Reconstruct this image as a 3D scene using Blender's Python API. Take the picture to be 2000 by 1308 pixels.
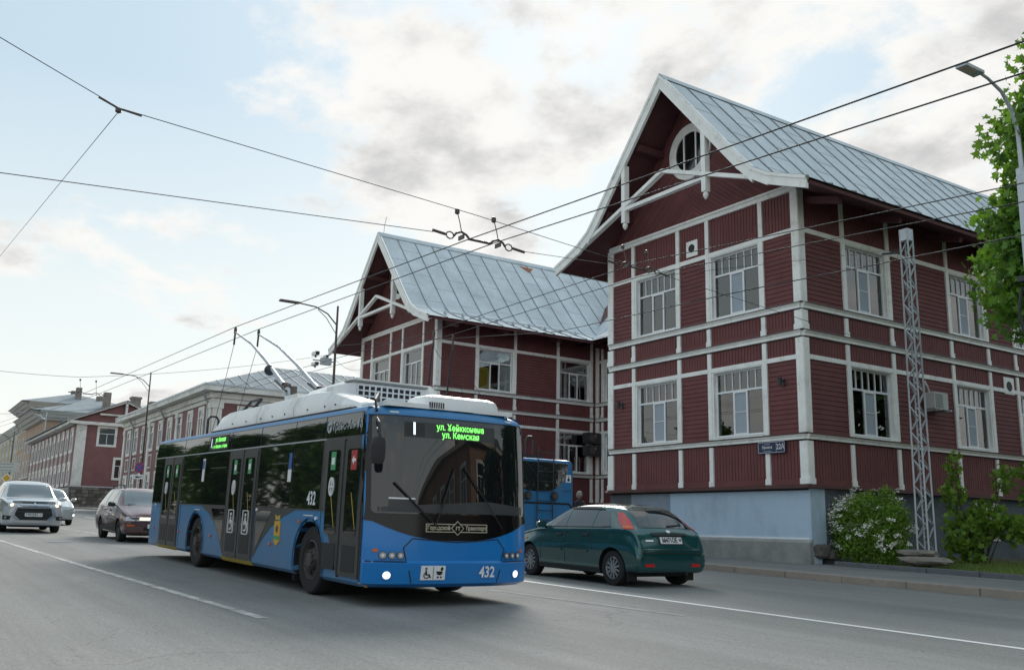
import bpy, bmesh, math, random
from mathutils import Vector, Matrix
from mathutils.bvhtree import BVHTree
R = math.radians
random.seed(7)
SC = bpy.context.scene
COL = SC.collection
for _o in list(bpy.data.objects): bpy.data.objects.remove(_o)

# ------------------------------------------------------------------ camera
EYE = 1.25
AZ, PITCH, ROLL = R(56.6), R(11.6), R(1.2)
fw = Vector((-math.sin(AZ)*math.cos(PITCH), math.cos(AZ)*math.cos(PITCH), math.sin(PITCH)))
rt0 = Vector((math.cos(AZ), math.sin(AZ), 0)); up0 = rt0.cross(fw)
rt = rt0*math.cos(ROLL) + up0*math.sin(ROLL); up = up0*math.cos(ROLL) - rt0*math.sin(ROLL)
cam = bpy.data.cameras.new('camera'); camo = bpy.data.objects.new('camera', cam); COL.objects.link(camo)
cam.sensor_width = 36; cam.sensor_fit = 'HORIZONTAL'; cam.lens = 1830/2000*36; cam.clip_end = 3000; cam.clip_start = .05
M = Matrix.Identity(4)
for i in range(3): M[i][0] = rt[i]; M[i][1] = up[i]; M[i][2] = -fw[i]
M[2][3] = EYE
camo.matrix_world = M
SC.camera = camo

# ------------------------------------------------------------------ sky and sun
SUN_EL = R(34); SUN_AZ = math.atan2(-.80, .60)
SUN_STRENGTH, SKY_STRENGTH, EXPOSURE = 2.6, .094, 0.62
W = bpy.data.worlds.new('World'); SC.world = W; W.use_nodes = True
nt = W.node_tree; N = nt.nodes; L = nt.links; N.clear()
def nd(t, **k):
    n = N.new(t)
    for a, b in k.items(): setattr(n, a, b)
    return n
def mth(op, a, b=None, clamp=False):
    n = nd('ShaderNodeMath', operation=op, use_clamp=clamp)
    for i, v in enumerate((a, b)):
        if v is None: continue
        if isinstance(v, (int, float)): n.inputs[i].default_value = v
        else: L.new(v, n.inputs[i])
    return n.outputs[0]
sky = nd('ShaderNodeTexSky', sky_type='NISHITA', sun_disc=False)
sky.sun_elevation = SUN_EL; sky.sun_rotation = SUN_AZ; sky.altitude = 50; sky.air_density = 1.0; sky.dust_density = 1.6; sky.ozone_density = 1.5
tc = nd('ShaderNodeTexCoord'); sep = nd('ShaderNodeSeparateXYZ'); L.new(tc.outputs['Generated'], sep.inputs[0])
zc = mth('ADD', mth('MAXIMUM', sep.outputs[2], 0.0), .22)
cx = mth('DIVIDE', sep.outputs[0], zc); cy = mth('DIVIDE', sep.outputs[1], zc)
cmb = nd('ShaderNodeCombineXYZ'); L.new(cx, cmb.inputs[0]); L.new(cy, cmb.inputs[1]); cmb.inputs[2].default_value = 25.7
no1 = nd('ShaderNodeTexNoise'); no1.inputs['Scale'].default_value = 2.1; no1.inputs['Detail'].default_value = 10; no1.inputs['Roughness'].default_value = .60; no1.inputs['Distortion'].default_value = .15
L.new(cmb.outputs[0], no1.inputs['Vector'])
no2 = nd('ShaderNodeTexNoise'); no2.inputs['Scale'].default_value = 4.2; no2.inputs['Detail'].default_value = 9; no2.inputs['Roughness'].default_value = .58
off = nd('ShaderNodeVectorMath', operation='ADD'); L.new(cmb.outputs[0], off.inputs[0]); off.inputs[1].default_value = (7.3, 2.1, 0); L.new(off.outputs[0], no2.inputs['Vector'])
# the bank of cloud thickens towards the part of the sky behind the near house
vd = nd('ShaderNodeVectorMath', operation='DOT_PRODUCT'); L.new(tc.outputs['Generated'], vd.inputs[0]); vd.inputs[1].default_value = Vector((-.52, .74, .42)).normalized()
bias = nd('ShaderNodeMapRange', interpolation_type='SMOOTHSTEP'); L.new(vd.outputs['Value'], bias.inputs[0])
for i, v in ((1, .78), (2, .995), (3, -.02), (4, .085)): bias.inputs[i].default_value = v
dens = mth('ADD', no1.outputs[0], bias.outputs[0])
msk = nd('ShaderNodeMapRange', interpolation_type='SMOOTHSTEP'); L.new(dens, msk.inputs[0])
for i, v in ((1, .50), (2, .60), (3, 0.), (4, 1.)): msk.inputs[i].default_value = v
thick = nd('ShaderNodeMapRange', interpolation_type='SMOOTHSTEP'); L.new(mth('ADD', mth('MULTIPLY', dens, .55), mth('MULTIPLY', no2.outputs[0], .55)), thick.inputs[0])
for i, v in ((1, .57), (2, .74), (3, 0.), (4, 1.)): thick.inputs[i].default_value = v
ccol = nd('ShaderNodeMix', data_type='RGBA'); L.new(thick.outputs[0], ccol.inputs[0])
ccol.inputs[6].default_value = (.635, .63, .61, 1); ccol.inputs[7].default_value = (.40, .398, .40, 1)
bgs = nd('ShaderNodeBackground'); hs = nd('ShaderNodeMix', data_type='RGBA'); hs.inputs[0].default_value = .90
# hazy air: pale at the horizon, bluer overhead
hz = nd('ShaderNodeValToRGB'); L.new(mth('MAXIMUM', sep.outputs[2], 0.0), hz.inputs[0])
for i, (p, c) in enumerate(((0., (.70, .695, .65)), (.22, (.58, .635, .63)), (.42, (.40, .51, .585)), (1., (.40, .51, .60)))):
    e = hz.color_ramp.elements[i] if i < 2 else hz.color_ramp.elements.new(p)
    e.position = p; e.color = (*c, 1)
hzs = nd('ShaderNodeVectorMath', operation='SCALE'); L.new(hz.outputs[0], hzs.inputs[0]); hzs.inputs['Scale'].default_value = 10.
L.new(sky.outputs[0], hs.inputs[6]); L.new(hzs.outputs[0], hs.inputs[7])
L.new(hs.outputs[2], bgs.inputs[0]); bgs.inputs[1].default_value = SKY_STRENGTH
bgc = nd('ShaderNodeBackground'); L.new(ccol.outputs[2], bgc.inputs[0]); bgc.inputs[1].default_value = 1.0
mx = nd('ShaderNodeMixShader'); L.new(msk.outputs[0], mx.inputs[0]); L.new(bgs.outputs[0], mx.inputs[1]); L.new(bgc.outputs[0], mx.inputs[2])
wo = nd('ShaderNodeOutputWorld'); L.new(mx.outputs[0], wo.inputs[0])
sl = bpy.data.lights.new('sun', 'SUN'); sl.energy = SUN_STRENGTH; sl.angle = R(24); sl.color = (1, .95, .87)
so = bpy.data.objects.new('sun', sl); COL.objects.link(so)
sd = Vector((math.sin(SUN_AZ)*math.cos(SUN_EL), math.cos(SUN_AZ)*math.cos(SUN_EL), math.sin(SUN_EL)))
so.rotation_euler = sd.to_track_quat('Z', 'Y').to_euler()
vs = SC.view_settings; vs.view_transform = 'Standard'; vs.look = 'None'; vs.exposure = EXPOSURE; vs.gamma = 1; vs.use_curve_mapping = False
SC.render.engine = 'CYCLES'

# ------------------------------------------------------------------ materials
MATS = {}
def mat(name, col, rough=.6, metal=0., var=.0, vscale=3., bump=0., bscale=40., spec=.5, coat=0., emit=None, estr=0., island=0., dirt=None, dscale=.8, damt=.0, stretch=None, cover=.5):
    m = bpy.data.materials.new(name); m.use_nodes = True
    t = m.node_tree; b = t.nodes['Principled BSDF']; n = t.nodes; l = t.links
    b.inputs['Base Color'].default_value = (*col, 1); b.inputs['Roughness'].default_value = rough; b.inputs['Metallic'].default_value = metal
    b.inputs['Specular IOR Level'].default_value = spec; b.inputs['Coat Weight'].default_value = coat; b.inputs['Coat Roughness'].default_value = .04
    if emit: b.inputs['Emission Color'].default_value = (*emit, 1); b.inputs['Emission Strength'].default_value = estr
    co = n.new('ShaderNodeTexCoord'); src = co.outputs['Object']
    geo = n.new('ShaderNodeNewGeometry'); pos = geo.outputs['Position']
    if stretch:
        mp = n.new('ShaderNodeMapping'); l.new(pos, mp.inputs[0]); mp.inputs['Scale'].default_value = stretch; pos = mp.outputs[0]
    cur = None
    if var or island or damt:
        cur = n.new('ShaderNodeRGB'); cur.outputs[0].default_value = (*col, 1); cur = cur.outputs[0]
    if var:
        no = n.new('ShaderNodeTexNoise'); no.inputs['Scale'].default_value = vscale; no.inputs['Detail'].default_value = 6; no.inputs['Roughness'].default_value = .65; l.new(pos, no.inputs['Vector'])
        mr = n.new('ShaderNodeMapRange'); l.new(no.outputs[0], mr.inputs[0])
        for i, v in ((1, .3), (2, .7), (3, 1-var), (4, 1+var)): mr.inputs[i].default_value = v
        h = n.new('ShaderNodeVectorMath'); h.operation = 'SCALE'; l.new(cur, h.inputs[0]); l.new(mr.outputs[0], h.inputs['Scale']); cur = h.outputs[0]
    if island:
        mr = n.new('ShaderNodeMapRange'); l.new(geo.outputs['Random Per Island'], mr.inputs[0])
        for i, v in ((1, 0), (2, 1), (3, 1-island), (4, 1+island)): mr.inputs[i].default_value = v
        h = n.new('ShaderNodeVectorMath'); h.operation = 'SCALE'; l.new(cur, h.inputs[0]); l.new(mr.outputs[0], h.inputs['Scale']); cur = h.outputs[0]
    if damt:
        no = n.new('ShaderNodeTexNoise'); no.inputs['Scale'].default_value = dscale; no.inputs['Detail'].default_value = 8; no.inputs['Roughness'].default_value = .7; l.new(pos, no.inputs['Vector'])
        mr = n.new('ShaderNodeMapRange'); l.new(no.outputs[0], mr.inputs[0])
        for i, v in ((1, cover), (2, cover+.16), (3, 0), (4, damt)): mr.inputs[i].default_value = v
        mi = n.new('ShaderNodeMix'); mi.data_type = 'RGBA'; l.new(mr.outputs[0], mi.inputs[0]); l.new(cur, mi.inputs[6]); mi.inputs[7].default_value = (*dirt, 1); cur = mi.outputs[2]
    if cur is not None: l.new(cur, b.inputs['Base Color'])
    if bump:
        no = n.new('ShaderNodeTexNoise'); no.inputs['Scale'].default_value = bscale; no.inputs['Detail'].default_value = 5; l.new(pos, no.inputs['Vector'])
        bp = n.new('ShaderNodeBump'); bp.inputs['Strength'].default_value = bump; bp.inputs['Distance'].default_value = .02; l.new(no.outputs[0], bp.inputs['Height']); l.new(bp.outputs[0], b.inputs['Normal'])
    MATS[name] = m
    return m
def glassmat(name, tint=(.5, .55, .55), refl=.9, rough=.01, base=.10):
    # a pane: partly mirror, partly see-through, by the angle of view of the surface (Fresnel)
    m = bpy.data.materials.new(name); m.use_nodes = True
    t = m.node_tree; n = t.nodes; l = t.links; n.clear()
    tr = n.new('ShaderNodeBsdfTransparent'); tr.inputs[0].default_value = (*tint, 1)
    gl = n.new('ShaderNodeBsdfGlossy'); gl.inputs['Color'].default_value = (refl, refl, refl, 1); gl.inputs['Roughness'].default_value = rough
    fr = n.new('ShaderNodeFresnel'); fr.inputs[0].default_value = 1.52
    ad = n.new('ShaderNodeMath'); ad.operation = 'MULTIPLY_ADD'; ad.use_clamp = True; l.new(fr.outputs[0], ad.inputs[0]); ad.inputs[1].default_value = 1.3; ad.inputs[2].default_value = base
    mxx = n.new('ShaderNodeMixShader'); l.new(ad.outputs[0], mxx.inputs[0]); l.new(tr.outputs[0], mxx.inputs[1]); l.new(gl.outputs[0], mxx.inputs[2])
    o = n.new('ShaderNodeOutputMaterial'); l.new(mxx.outputs[0], o.inputs[0]); MATS[name] = m
    return m
RED = (.168, .060, .059)
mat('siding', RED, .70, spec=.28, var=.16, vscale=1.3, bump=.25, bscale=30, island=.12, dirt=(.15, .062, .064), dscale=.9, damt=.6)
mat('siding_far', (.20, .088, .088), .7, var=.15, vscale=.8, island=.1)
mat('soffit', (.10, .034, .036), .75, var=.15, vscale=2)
mat('trim', (.90, .90, .86), .6, var=.08, vscale=2.2, bump=.18, bscale=35, dirt=(.50, .49, .44), dscale=2.3, damt=.5, cover=.54)
mat('trim_far', (.72, .72, .67), .7, var=.12, vscale=.9, dirt=(.34, .33, .29), dscale=.7, damt=.6, cover=.5)
mat('pvc', (.82, .83, .84), .35, var=.03)
mat('ledge', (.085, .035, .03), .6, var=.2, vscale=4)
mat('roof_metal', (.53, .59, .62), .7, spec=.12, var=.14, vscale=.7, bump=.2, bscale=5, island=.06, dirt=(.42, .47, .49), dscale=2.5, damt=.5, cover=.52)
mat('roof_far', (.27, .305, .325), .9, spec=.03, var=.12, vscale=.6)
mat('seam', (.20, .22, .235), .5, metal=.4, var=.2)
mat('rust', (.32, .11, .035), .8, var=.3, vscale=14)
mat('interior', (.035, .033, .03), .9, var=.3, vscale=1.5)
mat('curtain', (.90, .92, .94), .9, var=.06, vscale=5)
mat('curtain_gold', (.19, .14, .07), .9, var=.2, vscale=3)
mat('yellow_box', (.62, .46, .04), .7, var=.1)
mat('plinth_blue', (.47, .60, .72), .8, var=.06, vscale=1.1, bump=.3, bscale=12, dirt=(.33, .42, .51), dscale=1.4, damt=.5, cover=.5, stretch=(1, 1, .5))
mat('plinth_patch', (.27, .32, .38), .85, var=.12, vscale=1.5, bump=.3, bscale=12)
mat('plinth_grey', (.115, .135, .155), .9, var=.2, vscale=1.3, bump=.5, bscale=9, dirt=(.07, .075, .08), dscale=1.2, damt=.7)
mat('concrete', (.30, .30, .285), .9, var=.18, vscale=2.2, bump=.4, bscale=14, dirt=(.19, .19, .18), dscale=1.3, damt=.6)
mat('rough_stone', (.13, .12, .11), .95, var=.35, vscale=3, bump=.8, bscale=7)
mat('asphalt', (.225, .228, .222), .88, var=.10, vscale=.35, bump=.35, bscale=90, dirt=(.15, .154, .153), dscale=.16, damt=.55, cover=.48, spec=.3, stretch=(.35, 1, 1))
mat('pavement', (.21, .212, .21), .9, var=.12, vscale=.6, bump=.3, bscale=70, dirt=(.16, .162, .162), dscale=.5, damt=.5)
mat('kerb', (.30, .255, .215), .85, var=.16, vscale=4, bump=.5, bscale=22, dirt=(.13, .12, .11), dscale=2, damt=.5)
mat('kerb_grey', (.125, .13, .14), .9, var=.2, vscale=4, bump=.5, bscale=18)
mat('paint_white', (.72, .73, .72), .7, var=.06, vscale=8, dirt=(.3, .3, .3), dscale=6, damt=.6, cover=.56)
mat('paint_worn', (.46, .465, .46), .8, var=.1, vscale=4, dirt=(.2, .204, .202), dscale=3.2, damt=1., cover=.42)
mat('paint_faint', (.28, .285, .285), .85, var=.1, vscale=4, dirt=(.2, .204, .202), dscale=2.2, damt=1., cover=.46)
mat('soil', (.075, .062, .042), .95, var=.3, vscale=2, bump=.6, bscale=14)
mat('grass', (.19, .28, .07), .7, var=.3, vscale=1.2, island=.35)
mat('leaf', (.105, .225, .038), .5, var=.25, vscale=.9, island=.4, spec=.35)
mat('leaf_dark', (.045, .095, .025), .5, var=.25, vscale=.9, island=.4, spec=.35)
mat('leaf_shrub', (.17, .30, .045), .5, var=.25, vscale=1.5, island=.4, spec=.35)
mat('blossom', (.80, .80, .72), .7, island=.08)
mat('bark', (.085, .07, .055), .9, var=.3, vscale=6, bump=.8, bscale=14)
mat('galv', (.48, .52, .55), .45, metal=.5, var=.12, vscale=3, dirt=(.24, .25, .26), dscale=3, damt=.5)
mat('dark_steel', (.05, .05, .055), .5, metal=.3, var=.2)
mat('brown_steel', (.11, .085, .075), .6, metal=.2, var=.25, vscale=3)
mat('wire', (.035, .037, .042), .5, metal=.3)
mat('insulator', (.07, .05, .04), .4, var=.3, vscale=30)
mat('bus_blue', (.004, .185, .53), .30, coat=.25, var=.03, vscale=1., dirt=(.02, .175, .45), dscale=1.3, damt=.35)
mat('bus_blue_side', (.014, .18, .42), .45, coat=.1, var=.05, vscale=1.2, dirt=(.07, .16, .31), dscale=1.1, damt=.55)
mat('bus_grey', (.028, .030, .033), .45, var=.12, vscale=2, dirt=(.06, .06, .06), dscale=2., damt=.3)
mat('bus_white', (.80, .81, .80), .35, var=.05, vscale=1.5, dirt=(.45, .44, .42), dscale=1.6, damt=.5, coat=.1)
mat('bus_glass', (.010, .013, .012), .03, spec=.9)
mat('windscreen', (.008, .010, .012), .012, spec=.95)
mat('gloss_black', (.006, .006, .007), .15, spec=.4)
mat('net', (.36, .41, .46), .9)
mat('slab', (.26, .235, .20), .95, var=.3, vscale=3, bump=.8, bscale=9)
mat('rubber', (.018, .018, .019), .85, var=.2, vscale=6)
mat('bus_rim', (.075, .07, .066), .7, var=.3, vscale=9)
mat('steel_rim', (.33, .34, .35), .35, metal=.6, var=.1)
mat('chrome', (.62, .64, .66), .15, metal=.95)
mat('yellow', (.52, .37, .05), .55, var=.1)
mat('white', (.80, .81, .82), .5)
mat('plate', (.74, .75, .75), .5)
mat('black', (.012, .012, .013), .6)
mat('blue_sign', (.012, .05, .16), .45)
mat('navy', (.010, .025, .075), .45)
mat('sign_blue', (.02, .10, .36), .5)
mat('sign_red', (.42, .025, .03), .45)
mat('sign_green', (.06, .33, .13), .5)
mat('sign_yellow', (.65, .36, .02), .5)
mat('led_green', (.05, .2, .04), .5, emit=(.22, 1., .16), estr=1.1)
mat('led_white', (.3, .3, .3), .5, emit=(.75, .9, 1.), estr=1.1)
mat('headlight', (.7, .7, .7), .2, emit=(1., .95, .86), estr=.9)
mat('headlight_warm', (.7, .6, .4), .2, emit=(1., .80, .50), estr=1.1)
mat('lamp_lens', (.42, .44, .46), .08, metal=.6)
mat('lamp_red', (.48, .012, .010), .15, spec=.7, coat=.5)
mat('lamp_orange', (.62, .13, .015), .25)
mat('car_green', (.009, .078, .080), .22, metal=.35, coat=.9, var=.03)
mat('car_silver', (.50, .53, .56), .30, metal=.35, coat=.8)
mat('car_pale', (.42, .46, .46), .28, metal=.5, coat=.7)
mat('car_burgundy', (.105, .026, .034), .30, metal=.35, coat=.7, dirt=(.12, .085, .07), dscale=1.6, damt=.5, cover=.45)
mat('car_glass', (.020, .025, .027), .02, spec=1.0, coat=.3)
mat('car_glass_light', (.09, .115, .115), .03, spec=1.0, coat=.6)  # paler base colour: the sky's reflection painted into the glass
mat('car_trim', (.022, .022, .024), .6)
mat('hair', (.28, .27, .25), .8)
mat('jacket', (.03, .032, .045), .85)
mat('skin', (.42, .25, .18), .6)
mat('trousers', (.035, .035, .04), .85)
mat('plaster_cream', (.50, .44, .33), .85, var=.08, vscale=.4)
mat('plaster_pale', (.52, .53, .50), .85, var=.08, vscale=.4)
mat('plaster_rose', (.42, .30, .22), .85, var=.1, vscale=.5)
mat('plaster_ochre', (.45, .33, .13), .85, var=.1, vscale=.5)
mat('brick_opp', (.30, .17, .10), .85, var=.2, vscale=.6)
mat('chimney_brick', (.22, .19, .165), .9, var=.25, vscale=2)
glassmat('pane', (.90, .93, .93), .95, .01, .07)
glassmat('pane_far', (.35, .4, .4), .9, .03, .22)

def asphalt_detail(m, amp, crack):
    t = m.node_tree; n = t.nodes; l = t.links; b = n['Principled BSDF']; src = b.inputs['Base Color'].links[0].from_socket
    g = n.new('ShaderNodeNewGeometry'); w = n.new('ShaderNodeTexWhiteNoise'); sc = n.new('ShaderNodeVectorMath'); sc.operation = 'SCALE'; l.new(g.outputs['Position'], sc.inputs[0]); sc.inputs['Scale'].default_value = 1.
    no = n.new('ShaderNodeTexNoise'); no.inputs['Scale'].default_value = 38; no.inputs['Detail'].default_value = 3; no.inputs['Roughness'].default_value = .8; l.new(g.outputs['Position'], no.inputs['Vector'])
    mr = n.new('ShaderNodeMapRange'); l.new(no.outputs[0], mr.inputs[0])
    for i, v in ((1, .28), (2, .72), (3, 1-amp), (4, 1+amp)): mr.inputs[i].default_value = v
    # wheel tracks along the street, darker with rubber
    sp = n.new('ShaderNodeSeparateXYZ'); l.new(g.outputs['Position'], sp.inputs[0])
    st = n.new('ShaderNodeCombineXYZ'); l.new(sp.outputs[1], st.inputs[1]); mx_ = n.new('ShaderNodeMath'); mx_.operation = 'MULTIPLY'; l.new(sp.outputs[0], mx_.inputs[0]); mx_.inputs[1].default_value = .03; l.new(mx_.outputs[0], st.inputs[0])
    n3 = n.new('ShaderNodeTexNoise'); n3.inputs['Scale'].default_value = .9; n3.inputs['Detail'].default_value = 6; n3.inputs['Roughness'].default_value = .7; l.new(st.outputs[0], n3.inputs['Vector'])
    m3 = n.new('ShaderNodeMapRange'); l.new(n3.outputs[0], m3.inputs[0])
    for i, v in ((1, .3), (2, .7), (3, .80), (4, 1.14)): m3.inputs[i].default_value = v
    mu = n.new('ShaderNodeMath'); mu.operation = 'MULTIPLY'; l.new(mr.outputs[0], mu.inputs[0]); l.new(m3.outputs[0], mu.inputs[1])
    # thin cracks, in places only
    vo = n.new('ShaderNodeTexVoronoi'); vo.feature = 'DISTANCE_TO_EDGE'; vo.inputs['Scale'].default_value = .42
    wn = n.new('ShaderNodeTexNoise'); wn.inputs['Scale'].default_value = 1.4; wn.inputs['Detail'].default_value = 5; l.new(g.outputs['Position'], wn.inputs['Vector'])
    ad = n.new('ShaderNodeVectorMath'); ad.operation = 'MULTIPLY_ADD'; l.new(wn.outputs['Color'], ad.inputs[0]); ad.inputs[1].default_value = (1.6, 1.6, 0); l.new(g.outputs['Position'], ad.inputs[2]); l.new(ad.outputs[0], vo.inputs['Vector'])
    c1 = n.new('ShaderNodeMapRange'); l.new(vo.outputs['Distance'], c1.inputs[0])
    for i, v in ((1, .0), (2, .006), (3, 1.), (4, 0.)): c1.inputs[i].default_value = v
    pn = n.new('ShaderNodeTexNoise'); pn.inputs['Scale'].default_value = .22; l.new(g.outputs['Position'], pn.inputs['Vector'])
    c2 = n.new('ShaderNodeMapRange'); l.new(pn.outputs[0], c2.inputs[0])
    for i, v in ((1, .50), (2, .60), (3, 0.), (4, crack)): c2.inputs[i].default_value = v
    c3 = n.new('ShaderNodeMath'); c3.operation = 'MULTIPLY'; l.new(c1.outputs[0], c3.inputs[0]); l.new(c2.outputs[0], c3.inputs[1])
    sb = n.new('ShaderNodeMath'); sb.operation = 'SUBTRACT'; sb.inputs[0].default_value = 1.; l.new(c3.outputs[0], sb.inputs[1])
    m4 = n.new('ShaderNodeMath'); m4.operation = 'MULTIPLY'; l.new(mu.outputs[0], m4.inputs[0]); l.new(sb.outputs[0], m4.inputs[1])
    h = n.new('ShaderNodeVectorMath'); h.operation = 'SCALE'; l.new(src, h.inputs[0]); l.new(m4.outputs[0], h.inputs['Scale']); l.new(h.outputs[0], b.inputs['Base Color'])
asphalt_detail(MATS['asphalt'], .34, .30); asphalt_detail(MATS['pavement'], .16, .4)
def road_dust(m, top, col):
    # dust thrown up from the road, thickest along the skirts, in uneven patches
    t = m.node_tree; n = t.nodes; l = t.links; b = n['Principled BSDF']; src = b.inputs['Base Color'].links[0].from_socket
    co = n.new('ShaderNodeTexCoord'); sp = n.new('ShaderNodeSeparateXYZ'); l.new(co.outputs['Object'], sp.inputs[0])
    mr = n.new('ShaderNodeMapRange'); l.new(sp.outputs[2], mr.inputs[0])
    for i, v in ((1, .2), (2, top), (3, .62), (4, .18)): mr.inputs[i].default_value = v
    no = n.new('ShaderNodeTexNoise'); no.inputs['Scale'].default_value = 2.4; no.inputs['Detail'].default_value = 8; no.inputs['Roughness'].default_value = .72; l.new(co.outputs['Object'], no.inputs['Vector'])
    ad = n.new('ShaderNodeMath'); ad.operation = 'MULTIPLY'; l.new(mr.outputs[0], ad.inputs[0]); l.new(no.outputs[0], ad.inputs[1])
    mi = n.new('ShaderNodeMix'); mi.data_type = 'RGBA'; l.new(ad.outputs[0], mi.inputs[0]); l.new(src, mi.inputs[6]); mi.inputs[7].default_value = (*col, 1); l.new(mi.outputs[2], b.inputs['Base Color'])
road_dust(MATS['bus_blue_side'], 1.1, (.17, .165, .15)); road_dust(MATS['bus_grey'], 1.0, (.14, .135, .12)); road_dust(MATS['car_burgundy'], .8, (.15, .135, .11))
for _n in ('leaf', 'leaf_dark', 'leaf_shrub', 'grass'):
    _t = MATS[_n].node_tree; _b = _t.nodes['Principled BSDF']; _o = [x for x in _t.nodes if x.type == 'OUTPUT_MATERIAL'][0]
    _tr = _t.nodes.new('ShaderNodeBsdfTranslucent'); _m = _t.nodes.new('ShaderNodeMixShader'); _m.inputs[0].default_value = .38
    _s = _t.nodes.new('ShaderNodeVectorMath'); _s.operation = 'MULTIPLY'; _s.inputs[1].default_value = (1.5, 1.35, .7); _t.links.new(_b.inputs['Base Color'].links[0].from_socket, _s.inputs[0]); _t.links.new(_s.outputs[0], _tr.inputs[0])
    _t.links.new(_b.outputs[0], _m.inputs[1]); _t.links.new(_tr.outputs[0], _m.inputs[2]); _t.links.new(_m.outputs[0], _o.inputs[0])

# ------------------------------------------------------------------ mesh helpers
class MB:
    def __init__(s): s.v = []; s.f = []
    def add(s, vs, fs):
        b = len(s.v); s.v += [tuple(p) for p in vs]; s.f += [tuple(b+i for i in q) for q in fs]; return s
    def box(s, x0, x1, y0, y1, z0, z1):
        x0, x1 = sorted((x0, x1)); y0, y1 = sorted((y0, y1)); z0, z1 = sorted((z0, z1))
        return s.add([(x0, y0, z0), (x1, y0, z0), (x1, y1, z0), (x0, y1, z0), (x0, y0, z1), (x1, y0, z1), (x1, y1, z1), (x0, y1, z1)],
                     [(0, 3, 2, 1), (4, 5, 6, 7), (0, 1, 5, 4), (1, 2, 6, 5), (2, 3, 7, 6), (3, 0, 4, 7)])
    def bar(s, p, q, w, h, upv=(0, 0, 1)):
        p = Vector(p); q = Vector(q); d = (q-p).normalized(); u = Vector(upv); a = d.cross(u)
        if a.length < 1e-4: a = d.cross(Vector((1, 0, 0)))
        a.normalize(); b = a.cross(d)
        o = []
        for e in (p, q):
            for sa, sb in ((-1, -1), (1, -1), (1, 1), (-1, 1)): o.append(e + a*sa*w/2 + b*sb*h/2)
        return s.add(o, [(3, 2, 1, 0), (4, 5, 6, 7), (0, 1, 5, 4), (1, 2, 6, 5), (2, 3, 7, 6), (3, 0, 4, 7)])
    def tube(s, pts, r, n=8, cap=True):
        pts = [Vector(p) for p in pts]; rs = r if isinstance(r, (list, tuple)) else [r]*len(pts)
        ref = None; vs = []; fs = []
        for i, p in enumerate(pts):
            d = (pts[min(i+1, len(pts)-1)] - pts[max(i-1, 0)]).normalized()
            if ref is None: ref = d.cross(Vector((0, 0, 1)) if abs(d.z) < .9 else Vector((1, 0, 0))).normalized()
            else: ref = (ref - d*ref.dot(d)).normalized()
            b = d.cross(ref)
            for k in range(n): a = 2*math.pi*k/n; vs.append(p + (ref*math.cos(a) + b*math.sin(a))*rs[i])
        for i in range(len(pts)-1):
            for k in range(n): fs.append((i*n+k, i*n+(k+1) % n, (i+1)*n+(k+1) % n, (i+1)*n+k))
        if cap: fs.append(tuple(range(n))[::-1]); fs.append(tuple((len(pts)-1)*n+k for k in range(n)))
        return s.add(vs, fs)
    def lathe(s, prof, o=(0, 0, 0), axis=(0, 1, 0), n=24, closed=False):
        # prof: (radius, along)
        ax = Vector(axis).normalized(); o = Vector(o); u = ax.cross(Vector((0, 0, 1)) if abs(ax.z) < .9 else Vector((1, 0, 0))).normalized(); w = ax.cross(u)
        vs = []; fs = []
        for (r, t) in prof:
            for k in range(n): a = 2*math.pi*k/n; vs.append(o + ax*t + (u*math.cos(a) + w*math.sin(a))*r)
        m = len(prof)
        for i in range(m if closed else m-1):
            for k in range(n): fs.append((i*n+k, i*n+(k+1) % n, ((i+1) % m)*n+(k+1) % n, ((i+1) % m)*n+k))
        return s.add(vs, fs)
    def prism(s, poly, fr, d0, d1):
        # poly in the frame's (u, v), thickness from d0 to d1 along its normal
        n = len(poly); vs = [fr.p(u, v, d0) for u, v in poly] + [fr.p(u, v, d1) for u, v in poly]
        return s.add(vs, [tuple(range(n))[::-1], tuple(range(n, 2*n))] + [(i, (i+1) % n, n+(i+1) % n, n+i) for i in range(n)])
    def fbox(s, fr, u0, u1, v0, v1, d0, d1): return s.prism([(u0, v0), (u1, v0), (u1, v1), (u0, v1)], fr, d0, d1)
    def grid(s, rows, close=False):
        m = len(rows[0]); vs = [p for r in rows for p in r]; fs = []
        for i in range(len(rows)-1):
            for k in range(m if close else m-1): fs.append((i*m+k, i*m+(k+1) % m, (i+1)*m+(k+1) % m, (i+1)*m+k))
        return s.add(vs, fs)
    def mesh(s, name):
        me = bpy.data.meshes.new(name); me.from_pydata(s.v, [], s.f); me.validate()
        bm = bmesh.new(); bm.from_mesh(me); bmesh.ops.recalc_face_normals(bm, faces=bm.faces); bm.to_mesh(me); bm.free()
        return me
    def build(s, name, m, parent=None, smooth=False, angle=None):
        return link(s.mesh(name), name, m, parent, smooth, angle)
def link(me, name, m, parent=None, smooth=False, angle=None):
    if m is not None and len(me.materials) == 0: me.materials.append(MATS[m] if isinstance(m, str) else m)
    if smooth:
        for p in me.polygons: p.use_smooth = True
        if angle is not None:
            bm = bmesh.new(); bm.from_mesh(me)
            for e in bm.edges:
                if len(e.link_faces) == 2 and e.calc_face_angle(0) > R(angle): e.smooth = False
            bm.to_mesh(me); bm.free()
    o = bpy.data.objects.new(name, me); COL.objects.link(o); o.parent = parent
    return o
class Frame:
    def __init__(s, o, u, v, n=None):
        s.o = Vector(o); s.u = Vector(u).normalized(); s.v = Vector(v).normalized(); s.n = Vector(n).normalized() if n else s.u.cross(s.v).normalized()
    def p(s, u, v, d=0.): return s.o + s.u*u + s.v*v + s.n*d
def tag(o, label, cat, group=None, kind=None):
    if label: o['label'] = label
    if cat: o['category'] = cat
    if group: o['group'] = group
    if kind: o['kind'] = kind
    return o
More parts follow.
